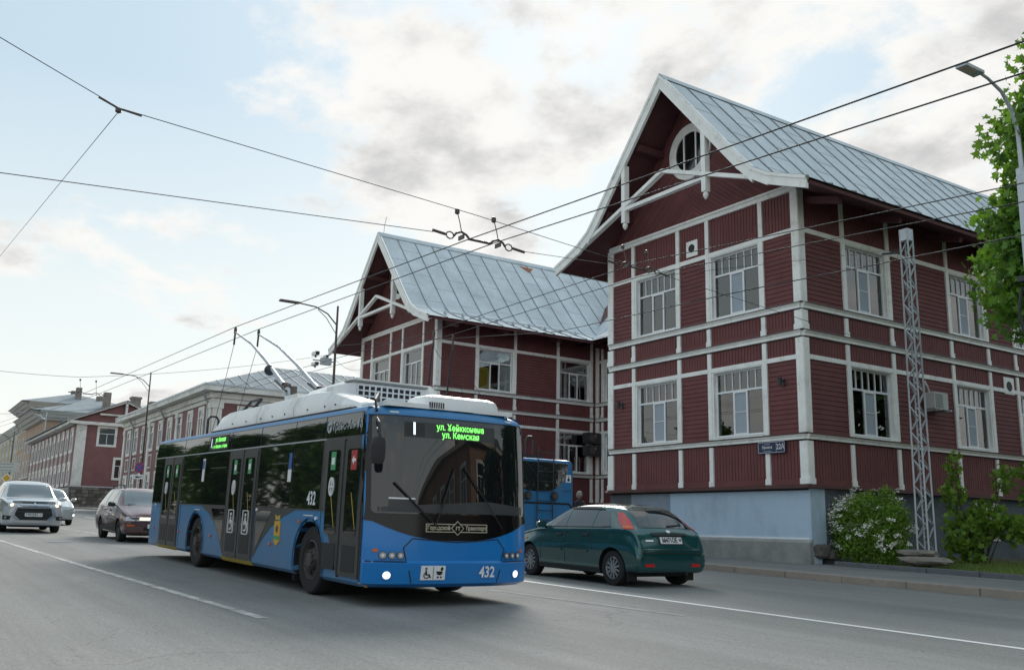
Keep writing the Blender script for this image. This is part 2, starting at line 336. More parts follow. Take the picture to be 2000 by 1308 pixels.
def thing(name, label, cat, loc=(0, 0, 0), rot=None, group=None):
    o = bpy.data.objects.new(name, None); COL.objects.link(o); o.location = loc; o.empty_display_size = .2
    if rot: o.rotation_euler = rot
    return tag(o, label, cat, group)
def copy_tree(o, parent=None):
    c = o.copy(); COL.objects.link(c); c.parent = parent
    for ch in list(o.children): copy_tree(ch, c)
    return c
def clip(poly, a, b, c):
    # keep a*x + b*y <= c
    out = []
    for i in range(len(poly)):
        p, q = poly[i-1], poly[i]; dp = a*p[0]+b*p[1]-c; dq = a*q[0]+b*q[1]-c
        if (dp <= 0) != (dq <= 0): t = dp/(dp-dq); out.append((p[0]+(q[0]-p[0])*t, p[1]+(q[1]-p[1])*t))
        if dq <= 0: out.append(q)
    return out
FONT_CACHE = {}
def text_mesh(body, size, width=1.0, bold=0., ext=0.):
    c = bpy.data.curves.new('lettering', 'FONT'); c.body = body; c.size = size; c.align_x = 'CENTER'; c.align_y = 'CENTER'; c.offset = bold; c.extrude = ext; c.resolution_u = 2
    o = bpy.data.objects.new('lettering', c); COL.objects.link(o)
    dg = bpy.context.evaluated_depsgraph_get(); dg.update()
    me = bpy.data.meshes.new_from_object(o.evaluated_get(dg)); bpy.data.objects.remove(o)
    for v in me.vertices: v.co.x *= width
    me.materials.clear()
    return me
def lettering(body, fr, u, v, size, m, parent, d=.006, width=1.0, bold=0., name='lettering', bvh=None):
    me = text_mesh(body, size, width, bold)
    for vtx in me.vertices:
        q = (u+vtx.co.x, v+vtx.co.y)
        vtx.co = fr.p(*q, d) if bvh is None else onto(bvh, fr, q, d)
    return link(me, name, m, parent)
def onto(bvh, fr, q, d):
    o = fr.p(q[0], q[1], 4.); hit = bvh.ray_cast(o, -fr.n, 9.)
    if hit[0] is None:
        near = bvh.find_nearest(fr.p(q[0], q[1], 0)); return near[0] + near[1]*d
    return hit[0] + (hit[1]*.5 + fr.n*.5)*d
def decal(name, bvh, fr, poly, m, parent, d=.008, step=.12, depth=.03, smooth=True, hole=None):
    # a panel that follows a body: the outline is laid on the surface along the frame's normal and given thickness
    bm = bmesh.new(); vs = [bm.verts.new((u, v, 0)) for u, v in poly]; bm.faces.new(vs)
    us = [p[0] for p in poly]; vv = [p[1] for p in poly]
    for ax, lo, hi in ((0, min(us), max(us)), (1, min(vv), max(vv))):
        k = max(1, int((hi-lo)/step))
        for i in range(1, k):
            c = lo+(hi-lo)*i/k; nrm = (1, 0, 0) if ax == 0 else (0, 1, 0); co = (c, 0, 0) if ax == 0 else (0, c, 0)
            bmesh.ops.bisect_plane(bm, geom=bm.verts[:]+bm.edges[:]+bm.faces[:], plane_co=co, plane_no=nrm)
    rim = [e for e in bm.edges if e.is_boundary]
    ret = bmesh.ops.extrude_edge_only(bm, edges=rim); low = {g for g in ret['geom'] if isinstance(g, bmesh.types.BMVert)}
    for x in bm.verts:
        x.co = onto(bvh, fr, (x.co.x, x.co.y), d-depth if x in low else d)
    bmesh.ops.recalc_face_normals(bm, faces=bm.faces)
    me = bpy.data.meshes.new(name); bm.to_mesh(me); bm.free()
    # normals must look outwards
    s = sum((p.normal.dot(fr.n)*p.area for p in me.polygons))
    if s < 0: me.flip_normals()
    return link(me, name, m, parent, smooth, 40)
def rrect(u0, u1, v0, v1, r, n=4):
    o = []
    for cx_, cy_, a0 in ((u1-r, v0+r, -90), (u1-r, v1-r, 0), (u0+r, v1-r, 90), (u0+r, v0+r, 180)):
        for k in range(n+1): a = R(a0+90*k/n); o.append((cx_+r*math.cos(a), cy_+r*math.sin(a)))
    return o
def disc(u, v, r, n=16, sy=1.): return [(u+r*math.cos(2*math.pi*k/n), v+sy*r*math.sin(2*math.pi*k/n)) for k in range(n)]
def interp(pts, x):
    if x <= pts[0][0]: return pts[0][1]
    for (a, b), (c, d) in zip(pts, pts[1:]):
        if x <= c: return b+(d-b)*(x-a)/(c-a)
    return pts[-1][1]

# ------------------------------------------------------------------ ground, road, pavements
GP = [(-900, 6), (-250, 4), (-112, 2.38), (-60, 1.34), (-40, .88), (-20, .4), (0, 0), (60, -1.1), (900, -3)]
def gz(x): return interp(GP, x)
XS_ = sorted(set([-900, -600, -400, -250, -180, 60, 120, 300, 900] + [x for x in range(-140, 41, 2)] + [-31, -27]))
def sheet(name, y0, y1, off, m, xa=-900, xb=900, ny=1):
    b = MB(); xs = [x for x in XS_ if xa <= x <= xb]
    if xa not in xs: xs.insert(0, xa)
    if xb not in xs: xs.append(xb)
    b.grid([[(x, y0+(y1-y0)*j/ny, gz(x)+off) for j in range(ny+1)] for x in xs])
    o = b.build(name, m)
    if sum(p.normal.z for p in o.data.polygons) < 0: o.data.flip_normals()
    o['kind'] = 'structure'
    return o
KY = 16.95
sheet('ground', -900, 900, -.10, 'pavement')
sheet('road', -1.2, KY, 0, 'asphalt', -600, 300)
pav = sheet('pavement', KY+.16, 80, .13, 'pavement', -600, 300)
nearp = sheet('pavement', -40, -1.36, .13, 'pavement', -600, 300)
def kerb_row(parent, y0, y1, xa, xb, ln, top, m, name='kerb_stone'):
    me = MB().box(0.006, ln-.006, y0, y1, -.25, 0).mesh(name)
    bm = bmesh.new(); bm.from_mesh(me); bmesh.ops.bevel(bm, geom=[e for e in bm.edges], offset=.012, segments=1, affect='EDGES'); bm.to_mesh(me); bm.free()
    x = xa
    while x < xb:
        o = link(me, name, m, parent); o.location = (x, random.uniform(-.008, .008), gz(x)+top+random.uniform(-.006, .006)); o.rotation_euler = (0, -math.atan2(gz(x+ln)-gz(x), ln), 0)
        x += ln
kerb_row(pav, KY, KY+.16, -64, 8, 1.5, .145, 'kerb')
kerb_row(nearp, -1.36, -1.2, -30, 30, 3., .145, 'kerb')
for y0_, y1_, xa, xb, p_ in ((KY, KY+.16, -300, -64, pav), (KY, KY+.16, 8, 90, pav), (-1.36, -1.2, -300, -30, nearp), (-1.36, -1.2, 30, 90, nearp)):
    b = MB(); xs = [x for x in XS_ if xa <= x <= xb]
    for q, r in zip(xs, xs[1:]): b.bar((q, (y0_+y1_)/2, gz(q)), (r, (y0_+y1_)/2, gz(r)), .16, .29)
    b.build('kerb_strip', 'kerb', p_)
def stripe(pts, w, m, label, off=.004):
    # painted line through (x, y) points
    b = MB(); rows = []
    dense = []
    for (x0, y0), (x1, y1) in zip(pts, pts[1:]):
        k = max(1, int(abs(x1-x0)/2))
        dense += [(x0+(x1-x0)*i/k, y0+(y1-y0)*i/k) for i in range(k)]
    dense.append(pts[-1])
    for x, y in dense: rows.append([(x, y-w/2, gz(x)+off), (x, y+w/2, gz(x)+off)])
    b.grid(rows); o = b.build('road_marking', m)
    if o.data.polygons[0].normal.z < 0: o.data.flip_normals()
    return tag(o, label, 'road marking', 'lines painted on the road', 'structure')
stripe([(-60, 10.05), (-14, 10.05), (8, 10.45)], .12, 'paint_white', 'solid white centre line between the trolleybus and the green hatchback')
stripe([(-60, 1.3), (-42, 2.2), (-29.3, 2.85), (-22, 3.2), (-13, 3.6), (-10.5, 3.7)], .13, 'paint_worn', 'worn white lane line curving from the silver off-roader towards the camera')
stripe([(-60, 4.2), (-39.7, 5.76), (-32.8, 6.42), (-22.5, 7.3)], .13, 'paint_worn', 'worn white lane line between the silver off-roader and the burgundy estate')
stripe([(-13.2, 8.35), (-9.2, 8.8)], .12, 'paint_faint', 'faded grey line on the asphalt ahead of the trolleybus')
b = MB(); _kx = [x for x in XS_ if -64 <= x <= 20]
b.grid([[(x, KY-.10, gz(x)+.004), (x, KY-.035, gz(x)+.004)] for x in _kx]); o = b.build('gutter_dust', 'concrete'); o['kind'] = 'structure'
if o.data.polygons[0].normal.z < 0: o.data.flip_normals()
b = MB(); b.lathe([(.33, 0), (.33, .005), (.0, .005)], (-28.7, 4.23, gz(-28.7)), (0, 0, 1), 20); mh = tag(b.build('manhole_cover', 'plinth_patch'), 'pale worn manhole cover in the lane before the silver off-roader', 'manhole cover')

# ------------------------------------------------------------------ the red timber houses
def hsiding(parent, fr, u0, u1, v0, v1, board=.135, m='siding', name='siding_panel'):
    n = max(1, round((v1-v0)/board)); h = (v1-v0)/n; b = MB(); prof = []
    for i in range(n):
        z = v0+i*h; j = random.uniform(-.002, .002); prof += [(z, -.006), (z+.012, -.006), (z+.014, .018+j), (z+h-.004, .011+j)]
    prof.append((v1, 0.))
    b.grid([[fr.p(u0, z, d) for z, d in prof], [fr.p(u1, z, d) for z, d in prof]])
    o = b.build(name, m, parent); fixn(o, fr); return o
def vsiding(parent, fr, u0, u1, v0, v1, board=.12, m='siding', name='siding_panel'):
    n = max(1, round((u1-u0)/board)); h = (u1-u0)/n; b = MB(); prof = []
    for i in range(n):
        z = u0+i*h; j = random.uniform(-.003, .003); prof += [(z, -.012), (z+.014, -.012), (z+.016, .016+j), (z+h-.002, .016+j)]
    prof.append((u1, 0.))
    b.grid([[fr.p(z, v0, d) for z, d in prof], [fr.p(z, v1, d) for z, d in prof]])
    o = b.build(name, m, parent); fixn(o, fr); return o
def fixn(o, fr):
    if sum(p.normal.dot(fr.n)*p.area for p in o.data.polygons) < 0: o.data.flip_normals()
def window(parent, fr, u0, u1, v0, v1, transom=6, look='curtain', frame='pvc', casing=.065, pane='pane', rec=-.10, cas='trim', split=(.36, .64)):
    b = MB(); t = .048; z = rec
    a0, a1, c0, c1 = u0+casing, u1-casing, v0+.07, v1-.03
    def fb(x0, x1, y0, y1, dd=.0): b.fbox(fr, x0, x1, y0, y1, z-.05, z+.01+dd)
    fb(a0, a0+t, c0, c1); fb(a1-t, a1, c0, c1); fb(a0+t, a1-t, c0, c0+t); fb(a0+t, a1-t, c1-t, c1)
    w = a1-a0-2*t; h = c1-c0-2*t; tz = c0+t+h*.70; x0 = a0+t
    fb(x0, x0+w, tz-.03, tz+.03, .004)
    m1, m2 = x0+w*split[0], x0+w*split[1]
    for mm in (m1, m2): fb(mm-.03, mm+.03, c0+t, tz-.03, .006)
    fb(m1+.03, m2-.03, c0+t, c0+t+.03, .012); fb(m1+.03, m2-.03, tz-.065, tz-.03, .012)
    tx = [x0+w*i/transom for i in range(transom+1)]
    for x in tx[1:-1]: fb(x-.013, x+.013, tz+.03, c1-t)
    wn = b.build('window', frame, parent)
    def pn(x0, x1, y0, y1): MB().fbox(fr, x0, x1, y0, y1, z-.028, z-.020).build('pane', pane, wn)
    for i in range(transom): pn(tx[i], tx[i+1], tz, c1-t)
    pn(x0, m1, c0+t, tz); pn(m1, m2, c0+t, tz); pn(m2, x0+w, c0+t, tz)
    cs = MB()
    for (p, q, r, s_) in ((u0, a0, v0+.02, v1), (a1, u1, v0+.02, v1), (a0, a1, c1, v1)): cs.fbox(fr, p, q, r, s_, z-.08, .032)
    cs.build('casing', cas, wn)
    MB().prism([(z-.05, v0+.002), (.09, v0-.01), (.09, v0+.02), (z-.05, v0+.07)], Frame(fr.p(u0+.04, 0, 0), fr.n, fr.v, fr.u), 0, u1-u0-.08).build('window_sill', cas, wn)
    if look in ('curtain', 'gold', 'open') and transom == 6:
        nb = MB(); nb.fbox(fr, m1+.035, m2-.035, c0+t+.035, tz-.07, z-.016, z-.010); nb.build('insect_screen', 'net', wn)
        MB().fbox(fr, m1+.033, m2-.033, (c0+tz)/2+.02, (c0+tz)/2+.04, z-.009, z+.008).build('screen_bar', 'pvc', wn)
    if look in ('curtain', 'half', 'gold', 'open'):
        spans = {'curtain': [(a0, a1)], 'half': [(a0, m1), (m2, a1)], 'gold': [(a0, a0+w*.30), (a1-w*.30, a1)], 'open': [(a0, a0+w*.16)]}[look]
        for (p, q) in spans:
            k = max(8, int((q-p)/.035)); row = []
            for i in range(k+1):
                x = p+(q-p)*i/k; row.append((x, z-.10+.022*math.sin(i*1.1+p*7)+.012*math.sin(i*.37)))
            cb = MB(); cb.grid([[fr.p(x, c0+.02, d) for x, d in row], [fr.p(x, c1, d) for x, d in row]])
            cb.build('curtain', 'curtain_gold' if look == 'gold' else 'curtain', wn, True)
    if look == 'boxes':
        bb = MB()
        for i in range(5): bb.fbox(fr, a0+.06, m1-.02+.01*(i % 2), c0+.06+i*.21, c0+.06+i*.21+.205, z-.3, z-.08)
        bx = bb.build('box_stack', 'yellow_box', wn); bx['kind'] = 'stuff'
        k = 14; row = [(m2+(a1-m2)*i/k, z-.10+.02*math.sin(i*1.1)) for i in range(k+1)]
        MB().grid([[fr.p(x, c0+.02, d) for x, d in row], [fr.p(x, c1, d) for x, d in row]]).build('curtain', 'curtain', wn, True)
    return wn
ROWS = dict(A=(3.74, 3.93), hb=(5.99, 6.12), B=(6.60, 6.80), C=(7.38, 7.58), hb2=(9.64, 9.78), top=(10.86, 11.04))
def belt(parent, fr, u0, u1, z0, z1, ledge):
    b = MB(); b.fbox(fr, u0, u1, z0+.03, z1-.075, 0, .085); b.fbox(fr, u0, u1, z1-.073, z1-.022, 0, .115); b.build('belt', 'trim', parent)
    e = MB(); e.prism([(0, z1+.02), (.165, z1-.012), (.165, z1-.020), (0, z1-.021)], Frame(fr.p(u0-.0, 0, 0), fr.n, fr.v, fr.u), 0, u1-u0); e.build('ledge', ledge, parent)
def facade(parent, fr, posts, wins, length, corner0=True, corner1=True, top=True, uptop=10.86, style=6, looks=None):
    # posts: positions; wins: {bay: (lower, upper)}; every framed field is a boarded panel or a window
    r = ROWS; pw = .075; looks = looks or {}
    segs = [(2.57, 3.72), (3.95, 6.58), (6.82, 7.36), (7.60, uptop)]
    for i, u in enumerate(posts):
        w = .14 if (i == 0 and corner0) or (i == len(posts)-1 and corner1) else pw
        for (a, c) in segs:
            b = MB(); b.fbox(fr, u-w, u+w, a, c, 0, .062)
            if a < 7.5 and a != 3.95: b.fbox(fr, u-w-.025, u+w+.025, a-.01, a+.15, 0, .075)
            b.build('post', 'trim', parent)
    belt(parent, fr, 0, length, *r['A'], 'ledge'); belt(parent, fr, 0, length, *r['B'], 'seam'); belt(parent, fr, 0, length, *r['C'], 'seam')
    if top:
        b = MB(); b.fbox(fr, -.05, length+.05, *r['top'], 0, .09); b.fbox(fr, -.05, length+.05, r['top'][1]-.05, r['top'][1]+.02, 0, .14); b.build('beam', 'trim', parent)
    for i in range(len(posts)-1):
        u0, u1 = posts[i]+pw, posts[i+1]-pw
        if i == 0 and corner0: u0 = posts[0]+.15
        if i == len(posts)-2 and corner1: u1 = posts[-1]-.15
        lo, hi = wins.get(i, (0, 0))
        vsiding(parent, fr, u0, u1, 2.5, r['A'][0]); MB().fbox(fr, u0, u1, 2.52, 2.70, 0, .035).build('bottom_rail', 'siding', parent)
        for nm in ('hb', 'hb2'): MB().fbox(fr, u0, u1, *r[nm], 0, .055).build('rail', 'trim', parent)
        if lo: window(parent, fr, u0, u1, 3.95, r['hb'][0], style, looks.get((i, 0), 'gold'), cas='trim')
        else: hsiding(parent, fr, u0, u1, r['A'][1], r['hb'][0])
        vsiding(parent, fr, u0, u1, r['hb'][1], r['B'][0])
        vsiding(parent, fr, u0, u1, r['B'][1], r['C'][0]); MB().fbox(fr, u0, u1, r['B'][1]+.01, r['B'][1]+.13, 0, .032).build('bottom_rail', 'siding', parent)
        if hi: window(parent, fr, u0, u1, 7.60, r['hb2'][0], style, looks.get((i, 1), 'curtain'), cas='trim')
        else: hsiding(parent, fr, u0, u1, r['C'][1], r['hb2'][0])
        vsiding(parent, fr, u0, u1, r['hb2'][1], uptop)
YF, YG = 20.7, 19.34
PROF = [(0, 15.72), (1.9, 13.49), (3.25, 11.90), (3.75, 11.36), (4.3, 11.02), (4.9, 10.78), (5.6, 10.52)]
def seamline(p): return interp(PROF, p)
def wing(cx, depth, label, side_posts, side_wins, style, looks_f, looks_s, front_x=(-4.14, 4.16)):
    x0, x1 = cx+front_x[0], cx+front_x[1]; wd = x1-x0
    hse = thing('timber_house', label, 'house', (0, 0, 0))
    yb = YF+depth
    MB().box(x0+.5, x1-.5, YF+.5, yb-.3, 2.4, 11.2).build('interior_core', 'interior', hse)
    MB().box(x0+.005, x0+.2, YF+.01, yb, 2.4, 11.0).build('wall', 'siding', hse); MB().box(x0+.21, x1-.01, yb-.2, yb, 2.4, 11.0).build('wall', 'siding', hse)
    F = Frame((x0, YF, 0), (1, 0, 0), (0, 0, 1), (0, -1, 0)); S = Frame((x1, YF, 0), (0, 1, 0), (0, 0, 1), (1, 0, 0))
    # plates behind the boards above and below the windows, so that no light leaks in
    for fr, ln in ((F, wd), (S, depth)):
        b = MB()
        for a, c in ((2.4, 3.93), (5.99, 7.58), (9.64, 11.04)): b.fbox(fr, .02, ln-.02, a, c, -.48, -.004)
        b.build('wall_backing', 'interior', hse)['kind'] = 'stuff'
    facade(hse, F, [0.06, 1.27, 3.47, 4.79, 6.97, wd-.06], {1: (1, 1), 3: (1, 1)}, wd, style=style, looks=looks_f)
    sp = [.06]+side_posts
    facade(hse, S, sp, side_wins, sp[-1]+.1, corner1=False, top=False, uptop=11.0, style=style, looks=looks_s)
    if sp[-1]+.1 < depth: hsiding(hse, S, sp[-1]+.1, depth, 2.5, 11.0)
    # gable wall: boards laid in a chevron
    for sgn in (-1, 1):
        tri = [(0, 11.05), (sgn*4.12, 11.05), (sgn*3.75, 11.2), (0, 15.5)]
        b = MB(); b.prism([(q-front_x[0], z) for q, z in tri], F, -.2, -.002); b.build('gable_backing', 'siding', hse)
        b = MB(); k = 0; st = .125
        while k*st < 7:
            # boards run down and outwards from the middle
            a, c = .62, .785; off = 11.0*c - 3.0 + k*st; k += 1
            q = [(0, 11.05), (4.12, 11.05), (3.75, 11.2), (0, 15.5)]
            q = clip(q, -a, -c, -(off)) ; q = clip(q, a, c, off+st-.012) if q else q
            if len(q) > 2: b.prism([(sgn*u-front_x[0], z) for u, z in q], F, -.002, .014)
        b.build('gable_boards', 'siding', hse)['kind'] = 'stuff'
    c0 = -front_x[0]
    rw = MB(); rw.lathe([(.95, 0), (.95, .07), (.74, .07), (.74, 0.)], F.p(c0, 13.43, .016), F.n, 40); rw.lathe([(.74, .0), (.74, .05), (.66, .05), (.66, .0)], F.p(c0, 13.43, .016), F.n, 40)
    rw.fbox(F, c0-.30, c0-.24, 12.82, 14.04, .04, .075); rw.fbox(F, c0+.24, c0+.30, 12.82, 14.04, .04, .075)
    wn = rw.build('round_window', 'trim', hse)
    MB().prism(disc(c0, 13.43, .70, 32), F, .015, .035).build('pane', 'bus_glass', wn)
    if style == 6:
        v = MB(); v.prism(rrect(c0-.27, c0+.23, 9.86, 10.38, .01), F, .02, .045); vn = v.build('vent', 'trim', hse)
        MB().prism(disc(c0-.03, 10.13, .14, 20), F, .045, .05).build('vent_hole', 'black', vn)
    # plinth skirt
    for fr, ln in ((F, wd), (S, depth)):
        b = MB(); b.prism([(0, 2.56), (.17, 2.50), (.17, 2.455), (0, 2.44)], Frame(fr.p(-.12, 0, 0), fr.n, fr.v, fr.u), 0, ln+.24); b.build('skirt', 'ledge', hse)
    # roof
    ye = yb+.6
    b = MB()
    for sgn in (-1, 1):
        b.grid([[(cx+sgn*p, y, z-.05) for p, z in PROF] for y in (YG+.05, ye)]); b.grid([[(cx+sgn*p, y, z-.16) for p, z in PROF] for y in (YG+.05, ye)])
        b.add([(cx+sgn*5.6, YG+.05, 10.47), (cx+sgn*5.6, ye, 10.47), (cx+sgn*5.6, ye, 10.36), (cx+sgn*5.6, YG+.05, 10.36)], [(0, 1, 2, 3)])
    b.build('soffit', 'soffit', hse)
    for sgn in (-1, 1):
        cuts = ([0, 1.35, 2.65, 4.0, 5.68], [0, .75, 2.05, 3.4, 5.68]) if sgn > 0 else ([0, 5.68],)*2
        cache = {}
        n = int((ye-YG)/1.0)+1
        for i in range(n):
            cu = cuts[i % 2]
            for j, (a, c) in enumerate(zip(cu, cu[1:])):
                key = (i % 2, j)
                if key not in cache:
                    pts = sorted({a, c} | {p for p, _ in PROF if a < p < c}); bb = MB()
                    ex = .0 if j == 0 else .012
                    zz = lambda p: interp(PROF + [(5.7, 10.477)], p)
                    lft = .012 if j < len(cu)-2 else .006
                    row = [(p, zz(p) + (lft if k == len(pts)-1 else 0.003)) for k, p in enumerate(pts)]
                    bb.grid([[(sgn*p, y, z) for p, z in row] for y in (0, 1.0)])
                    # standing seam at the near edge
                    sm = [[(sgn*p, y, z+h) for p, z in row] for y, h in ((-.016, 0), (-.016, .045), (.016, .045), (.016, 0))]
                    bb.grid(sm)
                    me = bb.mesh('roof_sheet'); me.materials.append(MATS['roof_metal']); me.materials.append(MATS['seam'])
                    for p in me.polygons:
                        ys = [me.vertices[q].co.y for q in p.vertices]
                        if max(ys)-min(ys) < .5: p.material_index = 1
                    cache[key] = me
                o = link(cache[key], 'roof_sheet', None, hse); o.location = (cx, YG+i, 0)
    b = MB()
    for sgn in (-1, 1): b.grid([[(cx, y, 15.80) , (cx+sgn*.2, y, 15.545)] for y in (YG-.02, ye)])
    b.build('ridge_cap', 'roof_metal', hse)
    # bargeboards, collar truss and hanging posts in the gable
    for sgn in (-1, 1):
        b = MB()
        for (p, z), (q, w) in zip(PROF, PROF[1:]):
            P, Q = Vector((cx+sgn*p, YG, z-.13)), Vector((cx+sgn*q, YG, w-.13)); b.bar(P, Q + (Q-P).normalized()*.03, .06, .24, (0, 1, 0)) if False else None
            dn = Vector((-(w-z), 0, (q-p))).normalized() if sgn > 0 else Vector(((w-z), 0, (q-p))).normalized()
            A = [(cx+sgn*p, z), (cx+sgn*q, w)]
            for d0, d1, ya, yb_ in ((.03, -.06, YG-.05, YG+.12), (-.06, -.30, YG-.02, YG+.08)):
                vs = []
                for yy in (ya, yb_):
                    for dd in (d0, d1):
                        for (xx, zz_) in A: vs.append((xx, yy, zz_+dd/ max(.55, abs(dn.z))))
                b.add(vs, [(0, 1, 3, 2), (4, 6, 7, 5), (0, 4, 5, 1), (2, 3, 7, 6), (0, 2, 6, 4), (1, 5, 7, 3)])
        b.build('bargeboard', 'trim', hse)
        tx, tz = 5.55, 10.42
        b = MB(); b.bar((cx+sgn*tx, YG+.10, tz), (cx, YG+.10, 12.46), .12, .17, (0, 1, 0)); b.build('truss_chord', 'trim', hse)
        zt = interp(PROF, 1.85)-.35
        b = MB(); b.box(cx+sgn*1.85-.085, cx+sgn*1.85+.085, YG+.0, YG+.20, 11.22, zt)
        b.lathe([(0.0, 10.97), (.05, 11.02), (.085, 11.10), (.085, 11.16), (.06, 11.18), (.06, 11.24)], (cx+sgn*1.85, YG+.10, 0), (0, 0, 1), 12)
        b.build('hanging_post', 'trim', hse)
    b = MB(); b.bar((cx-1.85, YG+.10, 11.68), (cx+1.85, YG+.10, 11.68), .12, .16, (0, 1, 0)); b.build('truss_collar', 'trim', hse)
    for yy in [YF+.35]+[YF+3.1*i for i in range(1, int(depth/3.1)+1)]:
        b = MB(); b.bar((x1+.02, yy, 10.62), (cx+5.35, yy, 10.30), .16, .20); b.build('eave_bracket', 'soffit', hse)
    for zz_, xx in ((13.9, 1.35), (12.0, 2.95)):
        for sgn in (-1, 1): MB().box(cx+sgn*xx-.09, cx+sgn*xx+.09, YG+.2, YF+.05, zz_-.28, zz_-.06).build('purlin', 'soffit', hse)
    return hse, F, S
CX1, CX2 = -20.94, -41.85
house1, F1, S1 = wing(CX1, 27, 'red boarded house with white timber frame and blue plinth beside the green hatchback', [1.9, 4.05, 7.15, 9.25, 10.9, 13.0, 16.1, 18.2], {1: (1, 1), 3: (1, 1), 5: (1, 1), 7: (1, 1)}, 6,
    {(1, 1): 'half', (3, 1): 'curtain', (1, 0): 'gold', (3, 0): 'gold'}, {(1, 1): 'open', (1, 0): 'open', (3, 1): 'open', (3, 0): 'gold', (5, 1): 'open', (5, 0): 'gold', (7, 0): 'gold', (7, 1): 'open'})
house2, F2, S2 = wing(CX2, 27, 'red boarded house with white timber frame standing behind the blue trolleybus roof', [2.15, 4.35, 6.95, 9.1], {1: (1, 1), 3: (1, 1)}, 1,
    {(1, 1): 'half', (3, 1): 'open', (1, 0): 'gold', (3, 0): 'gold'}, {(1, 1): 'boxes', (3, 1): 'open', (1, 0): 'open', (3, 0): 'open'})
# near house: plinth, patches, corner stones
gx = gz(-20)+.13
b = MB(); b.box(CX1-4.16, CX1+4.18, YF+.02, YF+.4, 0, 2.46); b.build('plinth', 'plinth_blue', house1)
b = MB(); b.box(CX1+3.9, CX1+4.18, YF+.41, YF+.62, .9, 2.46); b.build('plinth', 'plinth_blue', house1)
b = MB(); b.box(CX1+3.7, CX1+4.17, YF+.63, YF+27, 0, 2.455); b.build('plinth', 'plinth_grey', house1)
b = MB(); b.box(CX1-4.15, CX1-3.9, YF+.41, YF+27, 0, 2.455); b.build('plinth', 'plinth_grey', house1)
b = MB(); b.prism([(0, 1.55), (2.0, 1.55), (2.0, 1.75), (2.9, 1.75), (2.9, 2.45), (0, 2.45)], F1, -.03, -.014); b.build('plaster_patch', 'plinth_patch', house1)
b = MB(); b.prism([(0, 2.0), (1.05, 2.0), (1.05, 2.45), (0, 2.45)], F1, -.03, -.008); b.build('plaster_patch', 'plinth_grey', house1)
b = MB(); b.prism([(0, 0), (.14, 0), (.14, 1.02), (.02, 1.10), (0, 1.10)], Frame(F1.p(-.1, 0, -.02), F1.n, F1.v, F1.u), 0, 8.46); b.build('footing', 'concrete', house1)
b = MB(); b.prism([(0, 1.10), (.03, 1.095), (.03, 1.13), (0, 1.14)], Frame(F1.p(-.1, 0, -.02), F1.n, F1.v, F1.u), 0, 8.36); b.build('footing_edge', 'white', house1)
def stone(parent, c, s, seed, m='rough_stone', name='foundation_stone'):
    rnd = random.Random(seed); bm = bmesh.new(); bmesh.ops.create_icosphere(bm, subdivisions=2, radius=1)
    ph = [rnd.uniform(0, 6) for _ in range(6)]
    for v in bm.verts:
        n = v.co.normalized(); k = 1+.14*math.sin(3*n.x+ph[0])*math.cos(2.6*n.y+ph[1])+.10*math.sin(5*n.z+ph[2]+2*n.x)+rnd.uniform(-.06, .06)
        cc = Vector((max(-.78, min(.78, n.x*k)), max(-.78, min(.78, n.y*k)), max(-.72, min(.72, n.z*k))))
        v.co = Vector((c[0]+cc.x*s[0], c[1]+cc.y*s[1], c[2]+cc.z*s[2]))
    me = bpy.data.meshes.new(name); bm.to_mesh(me); bm.free(); return link(me, name, m, parent)
stone(house1, (-16.78, 21.05, .80), (.26, .36, .26), 1); stone(house1, (-16.76, 21.45, .72), (.24, .30, .20), 3)
# basement window
b = MB(); yb_, z0_, z1_ = 7.8, 1.15, 2.32
for (p, q, r, s_) in ((yb_, yb_+.09, z0_, z1_), (yb_+1.16, yb_+1.25, z0_, z1_), (yb_+.09, yb_+1.16, z0_, z0_+.09), (yb_+.09, yb_+1.16, z1_-.09, z1_), (yb_+.58, yb_+.67, z0_+.09, z1_-.09)): b.fbox(S1, p, q, r, s_, .0, .05)
wn = b.build('basement_window', 'trim_far', house1)
for p, q in ((.09, .58), (.67, 1.16)): MB().fbox(S1, yb_+p, yb_+q, z0_+.09, z1_-.09, .005, .02).build('pane', 'bus_glass', wn)
# vents, lamps, air conditioner, street sign: things fixed to the near house
v = MB(); v.prism(rrect(10.05, 10.65, 5.95, 6.52, .01), S1, .02, .05); vn = v.build('vent', 'trim', house1); MB().prism(disc(10.35, 6.22, .17, 20), S1, .05, .056).build('vent_hole', 'black', vn)
def wall_lamp(u, z, label):
    t = thing('wall_lamp', label, 'wall lamp', F1.p(u, z, .02), group='small wall lamps on the near house')
    f = Frame((0, 0, 0), (1, 0, 0), (0, 0, 1), (0, -1, 0))
    MB().fbox(f, -.045, .045, -.14, .06, 0, .03).build('back_plate', 'dark_steel', t)
    MB().tube([(0, -.03, .0), (0, -.14, .03)], .014, 8).build('arm', 'dark_steel', t)
    MB().lathe([(.075, .09), (.06, .0), (.05, -.11), (.0, -.12)], (0, -.16, 0), (0, 0, 1), 12).build('lamp_shade', 'dark_steel', t)
wall_lamp(.63, 5.42, 'small dark wall lamp on the boards beside the left lower window'); wall_lamp(7.6, 5.42, 'small dark wall lamp on the boards between lower window and house corner')
sg = thing('street_sign', 'dark blue street name sign reading 22A under the lower windows', 'street sign', F1.p(7.14, 3.60, .07))
fs = Frame((0, 0, 0), (1, 0, 0), (0, 0, 1), (0, -1, 0))
MB().prism(rrect(-.49, .49, -.17, .17, .03), fs, 0, .025).build('plate', 'navy', sg)
b = MB()
for q in ((-.465, .465, .14, .15), (-.465, .465, -.15, -.14), (-.47, -.46, -.13, .13), (.46, .47, -.13, .13), (.175, .182, -.12, .12)): b.fbox(fs, *q, .025, .028)
b.build('border', 'white', sg)
